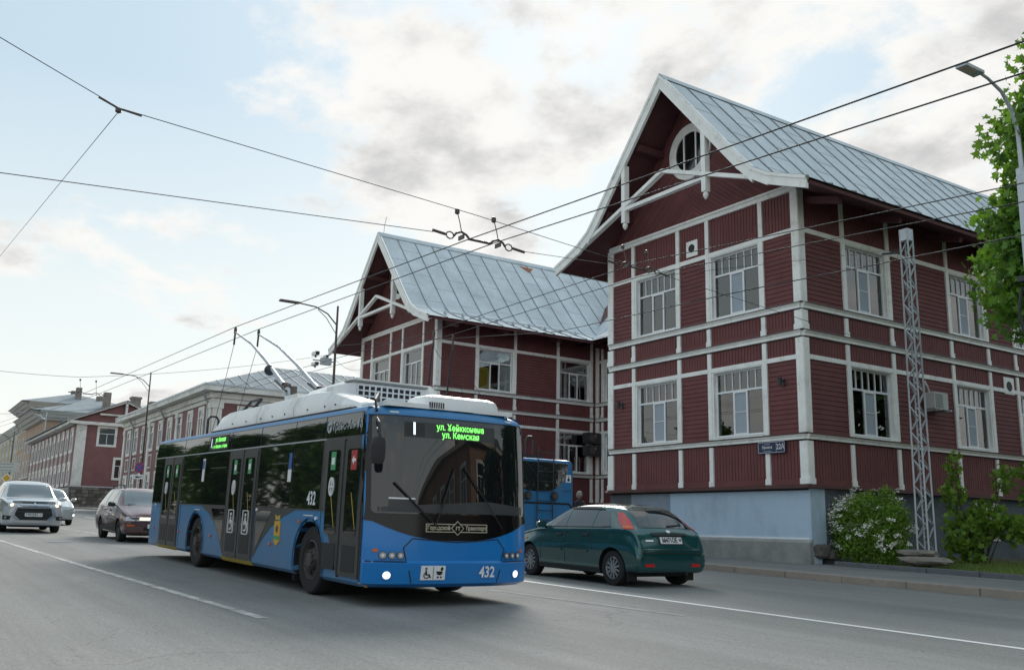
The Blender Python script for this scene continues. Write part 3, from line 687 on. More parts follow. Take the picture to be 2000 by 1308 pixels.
lettering('Ленина', fs, -.15, 0, .115, 'white', sg, .028, .9, .002); lettering('проспект', fs, -.15, .09, .045, 'white', sg, .028); lettering('Lenina prospekt', fs, -.15, -.10, .045, 'white', sg, .028); lettering('22А', fs, .325, 0, .21, 'white', sg, .028, .78, .002)
ac = thing('air_conditioner', 'white air conditioner box on the side wall behind the lattice mast', 'air conditioner', S1.p(5.75, 5.28, .06))
fa = Frame((0, 0, 0), (0, 1, 0), (0, 0, 1), (1, 0, 0))
MB().prism(rrect(-.36, .36, -.26, .26, .04), fa, .06, .36).build('housing', 'plaster_pale', ac)
b = MB()
for i in range(9): b.fbox(fa, -.30, .08, -.2+i*.048, -.182+i*.048, .36, .372)
b.build('grille', 'concrete', ac)['kind'] = 'stuff'
b = MB(); b.fbox(fa, -.3, -.25, -.32, -.26, -.05, .5); b.fbox(fa, .25, .3, -.32, -.26, -.05, .5); b.build('bracket', 'galv', ac)
MB().tube([fa.p(-.3, .2, .2), fa.p(-.36, .45, .15), fa.p(-.3, .6, .05), fa.p(-.2, .5, 0.)], .03, 8).build('hose', 'plaster_pale', ac)
# far house: plinth, air-conditioning boxes, snow guards
b = MB(); b.box(CX2-4.1, CX2+4.12, YF+.02, YF+.4, 0.5, 2.46); b.box(CX2+3.7, CX2+4.12, YF+.41, YF+27, .5, 2.46); b.build('plinth', 'plinth_grey', house2)
b = MB()
for z, q in ((10.90, 4.95), (11.0, 4.75)): b.tube([(CX2+q, YG+1.2, z), (CX2+q, YG+9.3, z)], .016, 6)
sgd = b.build('snow_guard', 'galv', house2)
for i in range(9): MB().prism([(0, 0), (.35, -.16), (.17, .2)], Frame((CX2+4.55, YG+1.4+i*.95, 10.88), (1, 0, 0), (0, 0, 1), (0, 1, 0)), -.02, .02).build('guard_bracket', 'galv', sgd)
MB().prism([(0.15, 0), (1.05, 0.03), (.62, .5)], Frame((CX2+.28, YG+8.3, 15.38), (0, 1, 0), (.647, 0, -.762), (.762, 0, .647)), .02, .03).build('rust_patch', 'rust', house2)
for i, (z, lb) in enumerate(((5.75, 'upper dark air conditioner box in the corner of the courtyard wall'), (5.12, 'lower dark air conditioner box in the corner of the courtyard wall'))):
    t = thing('air_conditioner', lb, 'air conditioner', S2.p(8.9, z, .12), group='air conditioners in the courtyard corner')
    MB().prism(rrect(-.42, .42, -.27, .27, .03), fa, 0, .42).build('housing', 'dark_steel', t); MB().fbox(fa, .05, .1, .05, .16, .42, .44).build('grip', 'galv', t); MB().prism(disc(-.12, 0, .2, 16), fa, .42, .435).build('fan_grille', 'brown_steel', t)
# the set-back wing that joins the two houses
mid = thing('timber_house_link', 'low red boarded wing set back between the two gabled houses', 'house', (0, 0, 0))
FM = Frame((CX2+4.16, 30.15, 0), (1, 0, 0), (0, 0, 1), (0, -1, 0)); wl = (CX1-4.14)-(CX2+4.16)
MB().box(CX2+4.2, CX1-4.2, 30.65, 41, .5, 11).build('interior_core', 'interior', mid)
b = MB()
for a, c in ((.5, 3.93), (5.99, 7.58), (9.64, 11.04)): b.fbox(FM, .02, wl-.02, a, c, -.48, -.004)
b.build('wall_backing', 'interior', mid)['kind'] = 'stuff'
facade(mid, FM, [.12, .55, 2.4, 4.4, 6.4, 8.3, 10.3, 11.8, wl-.1], {1: (1, 1), 3: (1, 1), 5: (1, 1)}, wl, top=False, uptop=10.6, style=1, looks={(1, 0): 'open', (1, 1): 'open', (3, 1): 'open', (5, 1): 'open'})
pm = [(28.75, 10.52), (29.5, 10.85), (30.4, 11.3), (34.6, 15.6)]
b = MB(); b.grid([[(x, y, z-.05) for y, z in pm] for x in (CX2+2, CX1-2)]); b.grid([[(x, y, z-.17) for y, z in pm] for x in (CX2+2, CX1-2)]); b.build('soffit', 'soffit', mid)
me = MB().grid([[(x, y, z+.004) for y, z in pm] for x in (0, 1.0)]); me.grid([[(x, y, z+h) for y, z in pm] for x, h in ((-.016, 0), (-.016, .045), (.016, .045), (.016, 0))]); me = me.mesh('roof_sheet')
for i in range(14): o = link(me, 'roof_sheet', 'roof_metal', mid); o.location = (CX2+3.4+i, 0, 0)
MB().grid([[(x, y, z-.02) for y, z in ((34.6, 15.62), (39.5, 10.6))] for x in (CX2+2, CX1-2)]).build('roof_slope', 'roof_metal', mid)
MB().prism([(0, 0), (.9, .05), (.5, .22)], Frame((CX2+5.75, 28.85, 10.59), (1, 0, 0), (0, .92, .39), (0, -.39, .92)), .004, .012).build('rust_patch', 'rust', mid)
MB().tube([(CX2, YG+.3, 15.7), (CX2+.05, YG+.3, 16.15), (CX2+.25, YG+.3, 16.6)], .012, 6).build('lightning_rod', 'dark_steel', house2)

# ------------------------------------------------------------------ older houses farther up the street
def far_window(parent, fr, u0, u1, v0, v1, cols=2, tr=.3, m='trim_far', pane='pane_far', cas=.16):
    b = MB()
    for (p, q, r, s) in ((u0-cas, u0, v0-cas, v1+cas), (u1, u1+cas, v0-cas, v1+cas), (u0, u1, v1, v1+cas), (u0, u1, v0-cas, v0)): b.fbox(fr, p, q, r, s, 0, .07)
    wn = b.build('window', m, parent)
    f = MB(); t = .05; zt = v1-(v1-v0)*tr
    for (p, q, r, s) in ((u0, u0+t, v0, v1), (u1-t, u1, v0, v1), (u0+t, u1-t, v0, v0+t), (u0+t, u1-t, v1-t, v1), (u0+t, u1-t, zt-t/2, zt+t/2)): f.fbox(fr, p, q, r, s, .01, .05)
    for k in range(1, cols):
        x = u0+(u1-u0)*k/cols; f.fbox(fr, x-t/2, x+t/2, v0+t, zt-t/2, .01, .05)
    f.build('frame', 'pvc', wn)
    for k in range(cols): MB().fbox(fr, u0+(u1-u0)*k/cols, u0+(u1-u0)*(k+1)/cols, v0, zt, .004, .012).build('pane', 'bus_glass', wn)
    MB().fbox(fr, u0, u1, zt, v1, .004, .012).build('pane', 'bus_glass', wn)
    return wn
def downpipe(parent, fr, u, z0, z1, out=.7):
    MB().tube([fr.p(u+.6, z1+.75, out), fr.p(u+.1, z1, .15), fr.p(u, z1-.5, .12), fr.p(u, z0, .12)], .07, 8).build('downpipe', 'galv', parent)
# third house: two storeys, hipped metal roof, pilasters
X3, Y3, E3 = -65.9, 18.5, 10.6
h3 = thing('pilaster_house', 'long two storey red house with pale pilasters and hipped metal roof', 'house')
MB().box(-94.2, X3, Y3, 62, 1.2, 9.9).build('wall', 'siding_far', h3)
F3 = Frame((-94.2, Y3, 0), (1, 0, 0), (0, 0, 1), (0, -1, 0)); S3 = Frame((X3, Y3, 0), (0, 1, 0), (0, 0, 1), (1, 0, 0))
MB().fbox(F3, 0, 28.3, 1.2, 2.4, 0, .1).build('plinth', 'plinth_grey', h3); MB().fbox(S3, 0, 43, 1.2, 2.4, 0, .1).build('plinth', 'plinth_grey', h3)
for fr, ln, wins in ((F3, 28.3, [1.8+i*2.95 for i in range(9)]), (S3, 43.5, [2.05+i*3.6 for i in range(11)])):
    for nm, (a, c, d) in {'cornice': (9.72, 10.1, .22), 'frieze': (9.42, 9.70, .08)}.items(): MB().fbox(fr, -.2 if fr is F3 else 0, ln+.2, a, c, 0, d).build(nm, 'trim_far', h3)
    for u in wins:
        far_window(h3, fr, u-.1, u+1.0, 7.1, 9.1, cas=.2)
        far_window(h3, fr, u-.1, u+1.0, 3.0, 5.0, cas=.2)
        b = MB()
        for (p, q, r, s) in ((-.15, 1.05, 6.55, 6.65), (-.15, 1.05, 5.5, 5.6), (-.15, -.05, 5.6, 6.55), (.95, 1.05, 5.6, 6.55)): b.fbox(fr, u+p, u+q, r, s, 0, .05)
        b.build('panel_frame', 'trim_far', h3)
    for u in [.35, ln-.35]+([ln*.36, ln*.68] if fr is F3 else []):
        b = MB(); b.fbox(fr, u-.33, u+.33, 2.4, 9.42, 0, .10); b.fbox(fr, u-.42, u+.42, 9.0, 9.42, 0, .15); b.build('pilaster', 'trim_far', h3)
for u in (4.2, 15.2, 27.6): downpipe(h3, F3, u, 2.4, 9.4)
ex, ey, dd_, hh = X3+.8, Y3-.8, 7.4, 2.8
ap = [(ex-dd_, ey+dd_, E3+hh), (ex-dd_, 60, E3+hh)]; xl = -95.0
b = MB(); b.add([(ex, ey, E3), ap[0], ap[1], (ex, 62.8, E3)], [(0, 1, 2, 3)]); b.add([(ex, ey, E3), ap[0], (xl+dd_, ey+dd_, E3+hh), (xl, ey, E3)], [(0, 1, 2, 3)]); b.add([(xl, ey, E3), (xl+dd_, ey+dd_, E3+hh), (xl+dd_, 60, E3+hh), (xl, 62.8, E3)], [(0, 1, 2, 3)])
b.add([(ap[0][0], ap[0][1], ap[0][2]), (xl+dd_, ey+dd_, E3+hh), (xl+dd_, 60, E3+hh), ap[1]], [(0, 1, 2, 3)])
rf = b.build('roof', 'roof_far', h3)
MB().box(xl, ex, ey, 62.8, E3-.45, E3-.02).build('eave', 'trim_far', h3)
MB().box(xl+.1, ex+.05, ey-.05, ey+.06, E3-.10, E3+.03).build('gutter', 'galv', h3); MB().box(ex-.06, ex+.05, ey+.08, 62, E3-.10, E3+.03).build('gutter', 'galv', h3)
for i in range(34):
    y = ey+1.0+i*1.1; xt = max(ex-dd_, ex-(y-ey)); zt = E3+hh*(ex-xt)/dd_
    MB().bar((ex, y, E3+.02), (xt, y, zt+.02), .035, .06).build('roof_seam', 'seam', rf)
# fourth house: gable end on a rubble-stone base
X4, Y4 = -112.3, 17.0
h4 = thing('gable_house', 'red house with white corner pilaster standing on a rubble stone base', 'house')
MB().box(-150, X4, Y4, 27.5, 4.7, 11.4).build('wall', 'siding_far', h4)
F4 = Frame((-150, Y4, 0), (1, 0, 0), (0, 0, 1), (0, -1, 0)); S4 = Frame((X4, Y4, 0), (0, 1, 0), (0, 0, 1), (1, 0, 0))
b = MB(); b.fbox(S4, 0, 10.5, 1.8, 4.68, -.5, .12); b.build('stone_base', 'rough_stone', h4)
rnd = random.Random(3); sb = MB()
for r_ in range(7):
    u = -.1+rnd.uniform(0, .3)
    while u < 10.4:
        w = rnd.uniform(.35, .8); zc_ = 2.0+r_*.39
        sb.prism([(u+.03, zc_+.03), (u+w-.04, zc_+rnd.uniform(.0, .07)), (u+w-.02, zc_+.33), (u+w*.5, zc_+.37), (u+.02, zc_+rnd.uniform(.26, .35))], S4, .1, .16+rnd.uniform(0, .05)); u += w
st_ = sb.build('rubble_stones', mat('rubble', (.17, .155, .13), .9, var=.2, vscale=2, island=.55), h4); st_['kind'] = 'stuff'
MB().fbox(F4, 0, 37.7, 2.0, 4.6, 0, .15).build('plinth', 'concrete', h4)
MB().fbox(S4, -.1, 10.5, 4.62, 4.75, .0, .25).build('ledge', 'galv', h4)
MB().fbox(S4, 0.0, 1.05, 4.75, 11.4, 0, .10).build('pilaster', 'trim_far', h4)
far_window(h4, S4, 2.35, 4.05, 9.3, 11.2, 2, .35, cas=.2); far_window(h4, S4, 4.3, 5.4, 5.7, 7.8, 2, .35, cas=.2)
for i in range(11):
    u = 37.7-2.2-i*3.25
    far_window(h4, F4, u-.7, u+.7, 8.6, 10.9, 2, .3, cas=.28); far_window(h4, F4, u-.7, u+.7, 5.0, 7.1, 2, .3, cas=.28)
    b = MB()
    for k, d in ((0, .0), (1, .18)):
        for (p, q, r, s) in ((-.5+d, .5-d, 8.3-d, 8.38-d), (-.5+d, .5-d, 7.42+d, 7.5+d), (-.5+d, -.42+d, 7.5+d, 8.3-d), (.42-d, .5-d, 7.5+d, 8.3-d)): b.fbox(F4, u+p, u+q, r, s, 0, .06)
    b.build('panel_frame', 'trim_far', h4)
MB().fbox(S4, -.9, 10.5, 11.42, 11.75, -.2, .5).build('cornice', 'trim_far', h4); MB().fbox(F4, 0, 38.5, 11.42, 11.75, 0, .8).build('cornice', 'trim_far', h4)
b = MB(); b.prism([(-.3, 11.76), (10.8, 11.76), (4.9, 14.05)], S4, -.3, .0); b.build('pediment', 'siding_far', h4)
for e in (-1.05, 10.9):
    b = MB(); b.bar(S4.p(e, 11.72, .45), S4.p(4.9, 14.25, .45), .22, .26); b.build('rake_board', 'trim_far', h4)
    b = MB(); v_ = [S4.p(e, 11.84, .75), S4.p(4.9, 14.42, .75), (-150, S4.p(4.9, 0).y, 14.42), (-150, S4.p(e, 0).y, 11.84)]; v2 = [Vector(p)+Vector((0, 0, -.10)) for p in v_]; b.add([Vector(p) for p in v_]+v2, [(0, 1, 2, 3), (7, 6, 5, 4), (0, 4, 5, 1), (1, 5, 6, 2), (2, 6, 7, 3), (3, 7, 4, 0)]); b.build('roof', 'roof_far', h4)
b = MB(); b.fbox(S4, 4.78, 5.02, 12.6, 14.0, .3, .6); b.fbox(S4, 2.2, 7.6, 12.55, 12.72, .3, .6); b.build('collar_truss', 'trim_far', h4)
far_window(h4, S4, 4.3, 5.3, 12.0, 12.45, 2, .2, cas=.12)
for c in ((-118, 24, 15.6), (-118, 26.2, 15.2)):
    b = MB(); b.box(c[0]-.6, c[0]+.6, c[1]-.5, c[1]+.5, 11.9, c[2]); b.box(c[0]-.7, c[0]+.7, c[1]-.6, c[1]+.6, c[2]-.25, c[2]); b.build('chimney', 'chimney_brick', h4)
# plastered buildings at the far end
def plaster_block(name, label, x0, x1, y0, y1, z0, z1, wall, floors, bay, wtone=None, cor=1.0, side=True, alt=None):
    t = thing(name, label, 'building')
    MB().box(x0, x1, y0, y1, z0, z1).build('wall', wall, t)
    Ff = Frame((x0, y0, 0), (1, 0, 0), (0, 0, 1), (0, -1, 0)); Sf = Frame((x1, y0, 0), (0, 1, 0), (0, 0, 1), (1, 0, 0))
    fh = (z1-z0-1.5)/floors
    for fr, ln in ((Ff, x1-x0), (Sf, y1-y0)):
        n = max(1, int(ln/bay))
        for i in range(n):
            u = ln/n*(i+.5)
            if alt and i % 2: MB().fbox(fr, u-ln/n*.36, u+ln/n*.36, z0+fh*1.2, z1-.6, 0, .05).build('coloured_bay', alt, t)
            for k in range(floors): far_window(t, fr, u-.65, u+.65, z0+1.2+k*fh, z0+1.2+k*fh+fh*.58, 2, .3, 'plaster_pale', cas=.2)
        MB().fbox(fr, -.05, ln+.05, z0+fh+.6, z0+fh+.9, 0, .25).build('string_course', 'plaster_pale', t)
        for e, (a, c) in enumerate(((0, .35), (.37, .8), (.82, 1.25))): MB().prism([(0, z1+a), ((.35+e*.35)*cor, z1+a), ((.55+e*.4)*cor, z1+c), (0, z1+c)], Frame(fr.p(-.6*cor, 0, 0), fr.n, fr.v, fr.u), 0, ln+1.2*cor).build('cornice', 'plaster_pale', t)
    b = MB(); e = 1.4*cor; cx_, cy_ = (x0+x1)/2, (y0+y1)/2; hgt = min(3.2, (y1-y0)*.22)
    ri = min((x1-x0)/2, (y1-y0)/2); P = [(x0-e, y0-e, z1+1.27), (x1+e, y0-e, z1+1.27), (x1+e, y1+e, z1+1.27), (x0-e, y1+e, z1+1.27), (x0+ri, cy_, z1+1.27+hgt), (x1-ri, cy_, z1+1.27+hgt)]
    b.add(P, [(0, 1, 5, 4), (1, 2, 5), (2, 3, 4, 5), (3, 0, 4), (0, 3, 2, 1)]); b.build('roof', 'roof_far', t)
    for k in range(2): MB().box(x1-4-k*6, x1-2.8-k*6, cy_-.5, cy_+.5, z1+2, z1+5.2).build('chimney', 'chimney_brick', t)
    return t
plaster_block('plastered_building', 'cream building with a deep pale cornice rising behind the gable house', -172, -151.5, 18.6, 36, 3, 15.2, 'plaster_rose', 3, 3.2, cor=1.5)
plaster_block('tower_building', 'tall rose plastered corner building with flared pale cornice', -216, -197, 22, 38, 3.5, 21.3, 'plaster_rose', 5, 3.2, cor=1.7)
plaster_block('apartment_building', 'pale grey apartment building with ochre bays at the far end of the street', -300, -218, 22.4, 36, 3.5, 18.5, 'plaster_pale', 5, 3.6, alt='plaster_ochre', cor=.8)

# ------------------------------------------------------------------ the other side of the street, seen in the glass
opp = thing('brick_house', 'ochre brick house farther down the street mirrored in the windscreen', 'house')
MB().box(10, 34, 21, 36, -1.5, 8.4).build('wall', 'brick_opp', opp)
FO = Frame((10, 21, 0), (1, 0, 0), (0, 0, 1), (0, -1, 0)); SO = Frame((10, 21, 0), (0, 1, 0), (0, 0, 1), (-1, 0, 0))
for i in range(7):
    for z in (1.2, 4.9): far_window(opp, FO, 1.2+i*3.3, 2.5+i*3.3, z, z+2.1)
for i in range(4):
    for z in (1.2, 4.9): far_window(opp, SO, 1.2+i*3.6, 2.5+i*3.6, z, z+2.1)
MB().box(9.5, 34.5, 20.5, 36.5, 8.42, 8.8).build('cornice', 'plaster_cream', opp)
b = MB(); b.add([(9.5, 20.5, 8.82), (34.5, 20.5, 8.82), (34.5, 36.5, 8.82), (9.5, 36.5, 8.82), (16, 28.5, 12.0), (28, 28.5, 12.0)], [(0, 1, 5, 4), (1, 2, 5), (2, 3, 4, 5), (3, 0, 4)]); b.build('roof', 'dark_steel', opp)
for cx_ in (15, 22): MB().box(cx_-.5, cx_+.5, 26, 27, 9.5, 13).build('chimney', 'chimney_brick', opp)

# ------------------------------------------------------------------ lamp posts, masts and wires
def octo(b, p, q, r0, r1, n=8): b.tube([p, q], [r0, r1], n)
def arm_lamp(x, y, ztop, zarm, arm, label, m='brown_steel', head=.9, extra=True):
    t = thing('street_lamp', label, 'street lamp', (x, y, gz(x)+.13), group='street lamps along the far pavement')
    g0 = gz(x)+.13
    MB().tube([(0, 0, 0), (0, 0, ztop-g0)], [.085, .05], 10).build('pole', m, t, True, 60)
    z = zarm-g0
    MB().tube([(0, 0, z-.6), (0, -.25*arm, z-.10), (0, -.55*arm, z+.15), (0, -arm, z+.22)], .035, 8).build('arm', m, t, True, 60)
    MB().tube([(0, 0, z-1.05), (0, -.28*arm, z-.30), (0, -.5*arm, z+.04)], .018, 6).build('brace', m, t)
    h = MB(); h.box(-.13, .13, -arm-head, -arm+.05, z+.17, z+.25); h.build('lamp_head', m, t)
    return t
l2 = arm_lamp(-41.5, 17.25, 11.55, 11.2, 2.0, 'brown street lamp with camera cluster in front of the farther red gable')
g2 = gz(-41.5)+.13
for i, (dx, dy, dz, s) in enumerate(((-.05, -.95, 9.12, .17), (-.05, -.95, 8.62, .16), (.0, -.45, 9.02, .12))):
    t = thing('traffic_camera', ['white box camera, uppermost on the lamp post bracket', 'white box camera, lowest on the lamp post bracket', 'small white camera nearest the lamp post on the bracket'][i], 'camera', (-41.5+dx, 17.25+dy, dz), group='cameras on the lamp post')
    MB().box(-s*1.7, s*1.3, -s*.6, s*.6, -s*.5, s*.5).build('housing', 'white', t); MB().box(s*1.3, s*1.5, -s*.5, s*.5, -s*.4, s*.4).build('lens', 'black', t); MB().box(-.03, .03, -.03, .03, -s*1.1, -s*.5).build('stalk', 'dark_steel', t)
b = MB(); b.bar((0, -.05, 8.80-g2), (0, -1.1, 8.80-g2), .06, .06); b.box(-.12, .12, -.7, -.2, 8.62-g2, 8.95-g2); b.build('camera_bracket', 'galv', l2)
l3 = arm_lamp(-80, 17.25, 13.15, 12.55, 2.2, 'tall brown street lamp carrying the no stopping sign before the pilaster house')
arm_lamp(-140, 17.3, 15.3, 14.7, 2.4, 'street lamp in front of the rubble based gable house', 'galv')
def round_sign():
    t = thing('no_stopping_sign', 'round blue no stopping sign with red cross on the lamp post', 'road sign', (-79.8, 17.05, 5.35)); f = Frame((0, 0, 0), (.7, .7, 0), (0, 0, 1), (.72, -.69, 0))
    MB().prism(disc(0, 0, .42, 24), f, 0, .03).build('plate', 'sign_red', t); MB().prism(disc(0, 0, .34, 24), f, .03, .036).build('field', 'sign_blue', t)
    for a in (45, -45):
        c, s = math.cos(R(a)), math.sin(R(a)); MB().prism([(c*e*.33-s*w*.035, s*e*.33+c*w*.035) for e, w in ((-1, -1), (1, -1), (1, 1), (-1, 1))], f, .036, .040+(a > 0)*.004).build('cross_bar', 'sign_red', t)
    u = thing('tow_plate', 'white plate with tow truck mark under the no stopping sign', 'road sign', (-79.8, 17.05, 4.62)); MB().prism(rrect(-.40, .40, -.18, .18, .03), f, 0, .02).build('plate', 'white', u); MB().prism([(-.3, -.08), (.0, -.08), (.28, -.02), (.3, .06), (.05, .0), (-.1, .06), (-.28, .05)], f, .02, .026).build('tow_mark', 'black', u)
round_sign()
t = arm_lamp(-107, 10.5, 9.75, 9.2, 1.6, 'thin lamp post far down the road carrying direction boards', 'brown_steel', .5)
f = Frame((0, 0, 0), (.35, .94, 0), (0, 0, 1), (.94, -.35, 0))
u = thing('direction_boards', 'pale direction boards on the far lamp post', 'road sign', (-106.8, 10.3, 5.65))
for k in range(3): MB().prism(rrect(-1.0, 1.0, .02+k*.32, .32+k*.32, .03), f, 0, .04).build('board', 'plaster_pale', u); MB().prism(rrect(-.8, .5, .13+k*.32, .2+k*.32, .01), f, .04, .045).build('board_text', 'concrete', u)
u = thing('priority_sign', 'yellow diamond priority road sign on the far lamp post', 'road sign', (-106.8, 10.3, 5.05)); MB().prism([(0, -.5), (.5, 0), (0, .5), (-.5, 0)], f, 0, .03).build('plate', 'white', u); MB().prism([(0, -.38), (.38, 0), (0, .38), (-.38, 0)], f, .03, .04).build('field', 'sign_yellow', u)
# near lamp mast at the edge of the picture
nl = thing('lamp_mast', 'grey lamp mast with one curved arm in front of the maple', 'street lamp', (-8.87, 17.6, gz(-8.87)+.13)); g0 = gz(-8.87)+.13
MB().tube([(0, 0, 0), (0, 0, 8.25-g0)], [.16, .115], 8).build('pole', 'galv', nl)
zz = 8.2-g0; MB().tube([(0, 0, zz), (0, -.02, zz+.75), (0, -.16, zz+1.2), (0, -.5, zz+1.52), (0, -.95, zz+1.66), (0, -1.25, zz+1.70)], [.05, .045, .04, .034, .03, .03], 10).build('arm', 'galv', nl, True, 60)
h = MB(); h.box(-.11, .11, -1.85, -1.25, zz+1.63, zz+1.69); hd = h.build('lamp_head', 'galv', nl); MB().box(-.10, .10, -1.8, -1.45, zz+1.62, zz+1.63).build('lamp_glass', 'plaster_cream', hd)
MB().box(-.19, .19, -.19, .19, 6.0-g0, 6.1-g0).build('clamp', 'dark_steel', nl); MB().tube([(-.16, -.1, 5.9-g0), (-.22, -.16, 5.4-g0), (-.1, -.2, 4.9-g0)], .03, 6).build('cable_loop', 'black', nl)
# lattice mast on the lawn
tm = thing('lattice_mast', 'grey square lattice mast standing among the shrubs by the side wall', 'lattice mast', (-14.28, 22.0, gz(-14.28)+.2)); H = 8.8
def hw(z): return .155-.045*z/H
for sx in (-1, 1):
    for sy in (-1, 1): b = MB(); b.tube([(sx*hw(0), sy*hw(0), 0), (sx*hw(H), sy*hw(H), H)], .028, 4); b.build('leg', 'galv', tm)
nb = 26
for k in range(nb):
    z0, z1 = H*k/nb, H*(k+1)/nb; s = 1 if k % 2 else -1
    for ax in (0, 1):
        for sd in (-1, 1):
            p = (s*hw(z0), sd*hw(z0), z0) if ax == 0 else (sd*hw(z0), s*hw(z0), z0); q = (-s*hw(z1), sd*hw(z1), z1) if ax == 0 else (sd*hw(z1), -s*hw(z1), z1)
            MB().bar(p, q, .035, .012).build('brace', 'galv', tm)
MB().box(-.125, .125, -.125, .125, H-.32, H).build('cap_plate', 'galv', tm); MB().box(-.35, .35, -.35, .35, -.25, .12).build('footing', 'concrete', tm)
MB().tube([(-.1, -.1, H-.62), (-.55, -.3, H-.60)], .03, 6).build('wire_clamp', 'dark_steel', tm)
# overhead wires
def wire(pts, r, label, name='contact_wire', group='overhead wires', sag=0.):
    P = [Vector(p) for p in pts]; dense = []
    for a, c in zip(P, P[1:]):
        k = 10
        for i in range(k): t_ = i/k; q = a+(c-a)*t_; q.z -= sag*4*t_*(1-t_); dense.append(q)
    dense.append(P[-1]); b = MB(); b.tube(dense, r, 6); return tag(b.build(name, 'wire', None, True), label, 'wire', group)
wire([(26, 6.2, 3.4), (-2.98, 6.2, 4.62), (-10.62, 6.2, 5.07), (-20.75, 6.2, 5.56), (-40.7, 6.2, 6.12), (-80, 5.2, 7.4), (-160, 3, 9.6)], .0075, 'near contact wire over the blue trolleybus, the one closer to the camera')
wire([(26, 6.8, 3.4), (-3.35, 6.8, 4.70), (-10.84, 6.8, 5.20), (-20.95, 6.8, 5.62), (-41.2, 6.8, 6.20), (-80, 5.8, 7.4), (-160, 3.6, 9.6)], .0075, 'near contact wire over the blue trolleybus, the one closer to the houses')
wire([(26, 11.2, 4.1), (-5.65, 11.2, 5.52), (-12.72, 11.2, 6.12), (-20.59, 11.2, 6.11), (-45, 11.2, 6.7), (-100, 10.4, 8.2)], .008, 'far contact wire over the second trolleybus, upper of the pair against the near gable')
wire([(26, 11.8, 4.2), (-5.96, 11.8, 5.50), (-13.4, 11.8, 6.10), (-20.66, 11.8, 6.11), (-45, 11.8, 6.7), (-100, 11., 8.2)], .008, 'far contact wire over the second trolleybus, lower of the pair against the near gable')
wire([(20, 15, 5.4), (-7.7, 15, 6.1), (-14.3, 15.5, 6.55), (-22.5, 16.5, 7.1), (-41.5, 17.25, 9.6)], .011, 'thick dark feeder cable below the contact wires on the near house', 'feeder_cable')
# span wires with hangers
def hanger(x, y0, y1, zc_, ztop, lab, sc=.75):
    t = thing('wire_hanger', lab, 'wire hanger', (x, (y0+y1)/2, zc_), group='insulated hangers on the contact wires'); h = (y1-y0)/2
    MB().tube([(0, -h-.45, .02), (0, -h-.25, .0)], .028*sc, 8).build('insulator', 'insulator', t); MB().tube([(0, h+.25, 0), (0, h+.45, -.02)], .028*sc, 8).build('insulator', 'insulator', t)
    for s in (-1, 1):
        ring = [(0, s*(h+.18)+.06*math.cos(R(a)), .05*math.sin(R(a))) for a in range(0, 361, 45)]; MB().tube(ring, .013*sc, 6).build('ring', 'insulator', t)
        MB().tube([(0, s*(h+.12), 0), (0, s*(h+.08), .05), (0, s*h, .08), (0, s*(h-.08), .05), (0, s*(h-.13), -.0)], .022*sc, 8).build('arch_bar', 'insulator', t)
        MB().tube([(0, s*h, .08), (-.02, s*h-.02, .22), (-.05, s*h-.05, ztop-zc_)], .010*sc, 6).build('suspender', 'insulator', t)
        MB().lathe([(.0, -.05), (.035, -.03), (.035, .03), (0, .05)], (-.05, s*h-.05, ztop-zc_), (0, 0, 1), 8).build('suspender_clip', 'insulator', t); MB().box(-.07, .07, s*h-.010, s*h+.010, -.03, .03).build('wire_clamp', 'insulator', t)
    MB().tube([(0, -h+.12, 0), (0, h-.12, 0)], .026*sc, 8).build('spreader', 'insulator', t)
hanger(-10.72, 6.2, 6.8, 5.14, 5.52, 'dark wire hanger against the sky left of the near gable')
hanger(-13.1, 11.2, 11.8, 6.14, 6.52, 'dark wire hanger in front of the near house upper window')
hanger(-41, 6.2, 6.8, 6.2, 6.75, 'distant dark wire hanger above the gable house roof')
for a, c, lb in (((-10.7, -.9, 6.75), (-10.7, 1.68, 5.79), 'span wire from the upper left corner to the tie knot'), ((-10.7, 1.68, 5.79), (-10.75, 6.45, 5.52), 'span wire from the tie knot to the hanger by the gable'), ((-10.75, 6.45, 5.52), (-14, 20.0, 5.9), 'span wire from the hanger across the near house gable')): wire([a, c], .005, lb, 'span_wire', 'cross street span wires')
wire([(-10.68, -1, 4.62), (-10.68, .61, 4.76), (-10.70, 5.75, 5.13)], .005, 'lower span wire reaching the hanger from the left edge', 'span_wire', 'cross street span wires'); wire([(-10.72, 7.25, 5.13), (-13.1, 10.75, 6.1)], .005, 'lower span wire between the two hangers', 'span_wire', 'cross street span wires'); wire([(-13.1, 12.25, 6.14), (-14.2, 22, 8.75)], .005, 'span wire from the hanger to the lattice mast', 'span_wire', 'cross street span wires')
wire([(-10.7, 1.68, 5.74), (-25, 1.662, 7.397), (-36, 1.65, 8.67)], .0045, 'slanting tie wire crossing the sky at upper left', 'span_wire', 'cross street span wires')
kn = thing('wire_knot', 'dark tie knot joining three span wires in the open sky', 'wire knot', (-10.7, 1.68, 5.78)); MB().tube([(0, -.22, .08), (0, -.05, .02), (0, 0, 0)], .013, 8).build('strain_insulator', 'insulator', kn); MB().tube([(0, 0, 0), (0, .05, 0), (0, .25, -.02)], .013, 8).build('strain_insulator', 'insulator', kn); MB().lathe([(0, -.04), (.035, -.02), (.035, .02), (0, .04)], (0, 0, -.02), (0, 0, 1), 8).build('knot', 'insulator', kn)
wire([(-41, -2, 7.2), (-41, 6.1, 6.85), (-41.5, 17.2, 9.2)], .008, 'thin span wire low in the sky above the far houses', 'span_wire', 'cross street span wires', .2)
wire([(-79, -2, 8), (-80, 17.2, 10.4)], .012, 'faint span wire crossing before the pilaster house', 'span_wire', 'cross street span wires', .3)
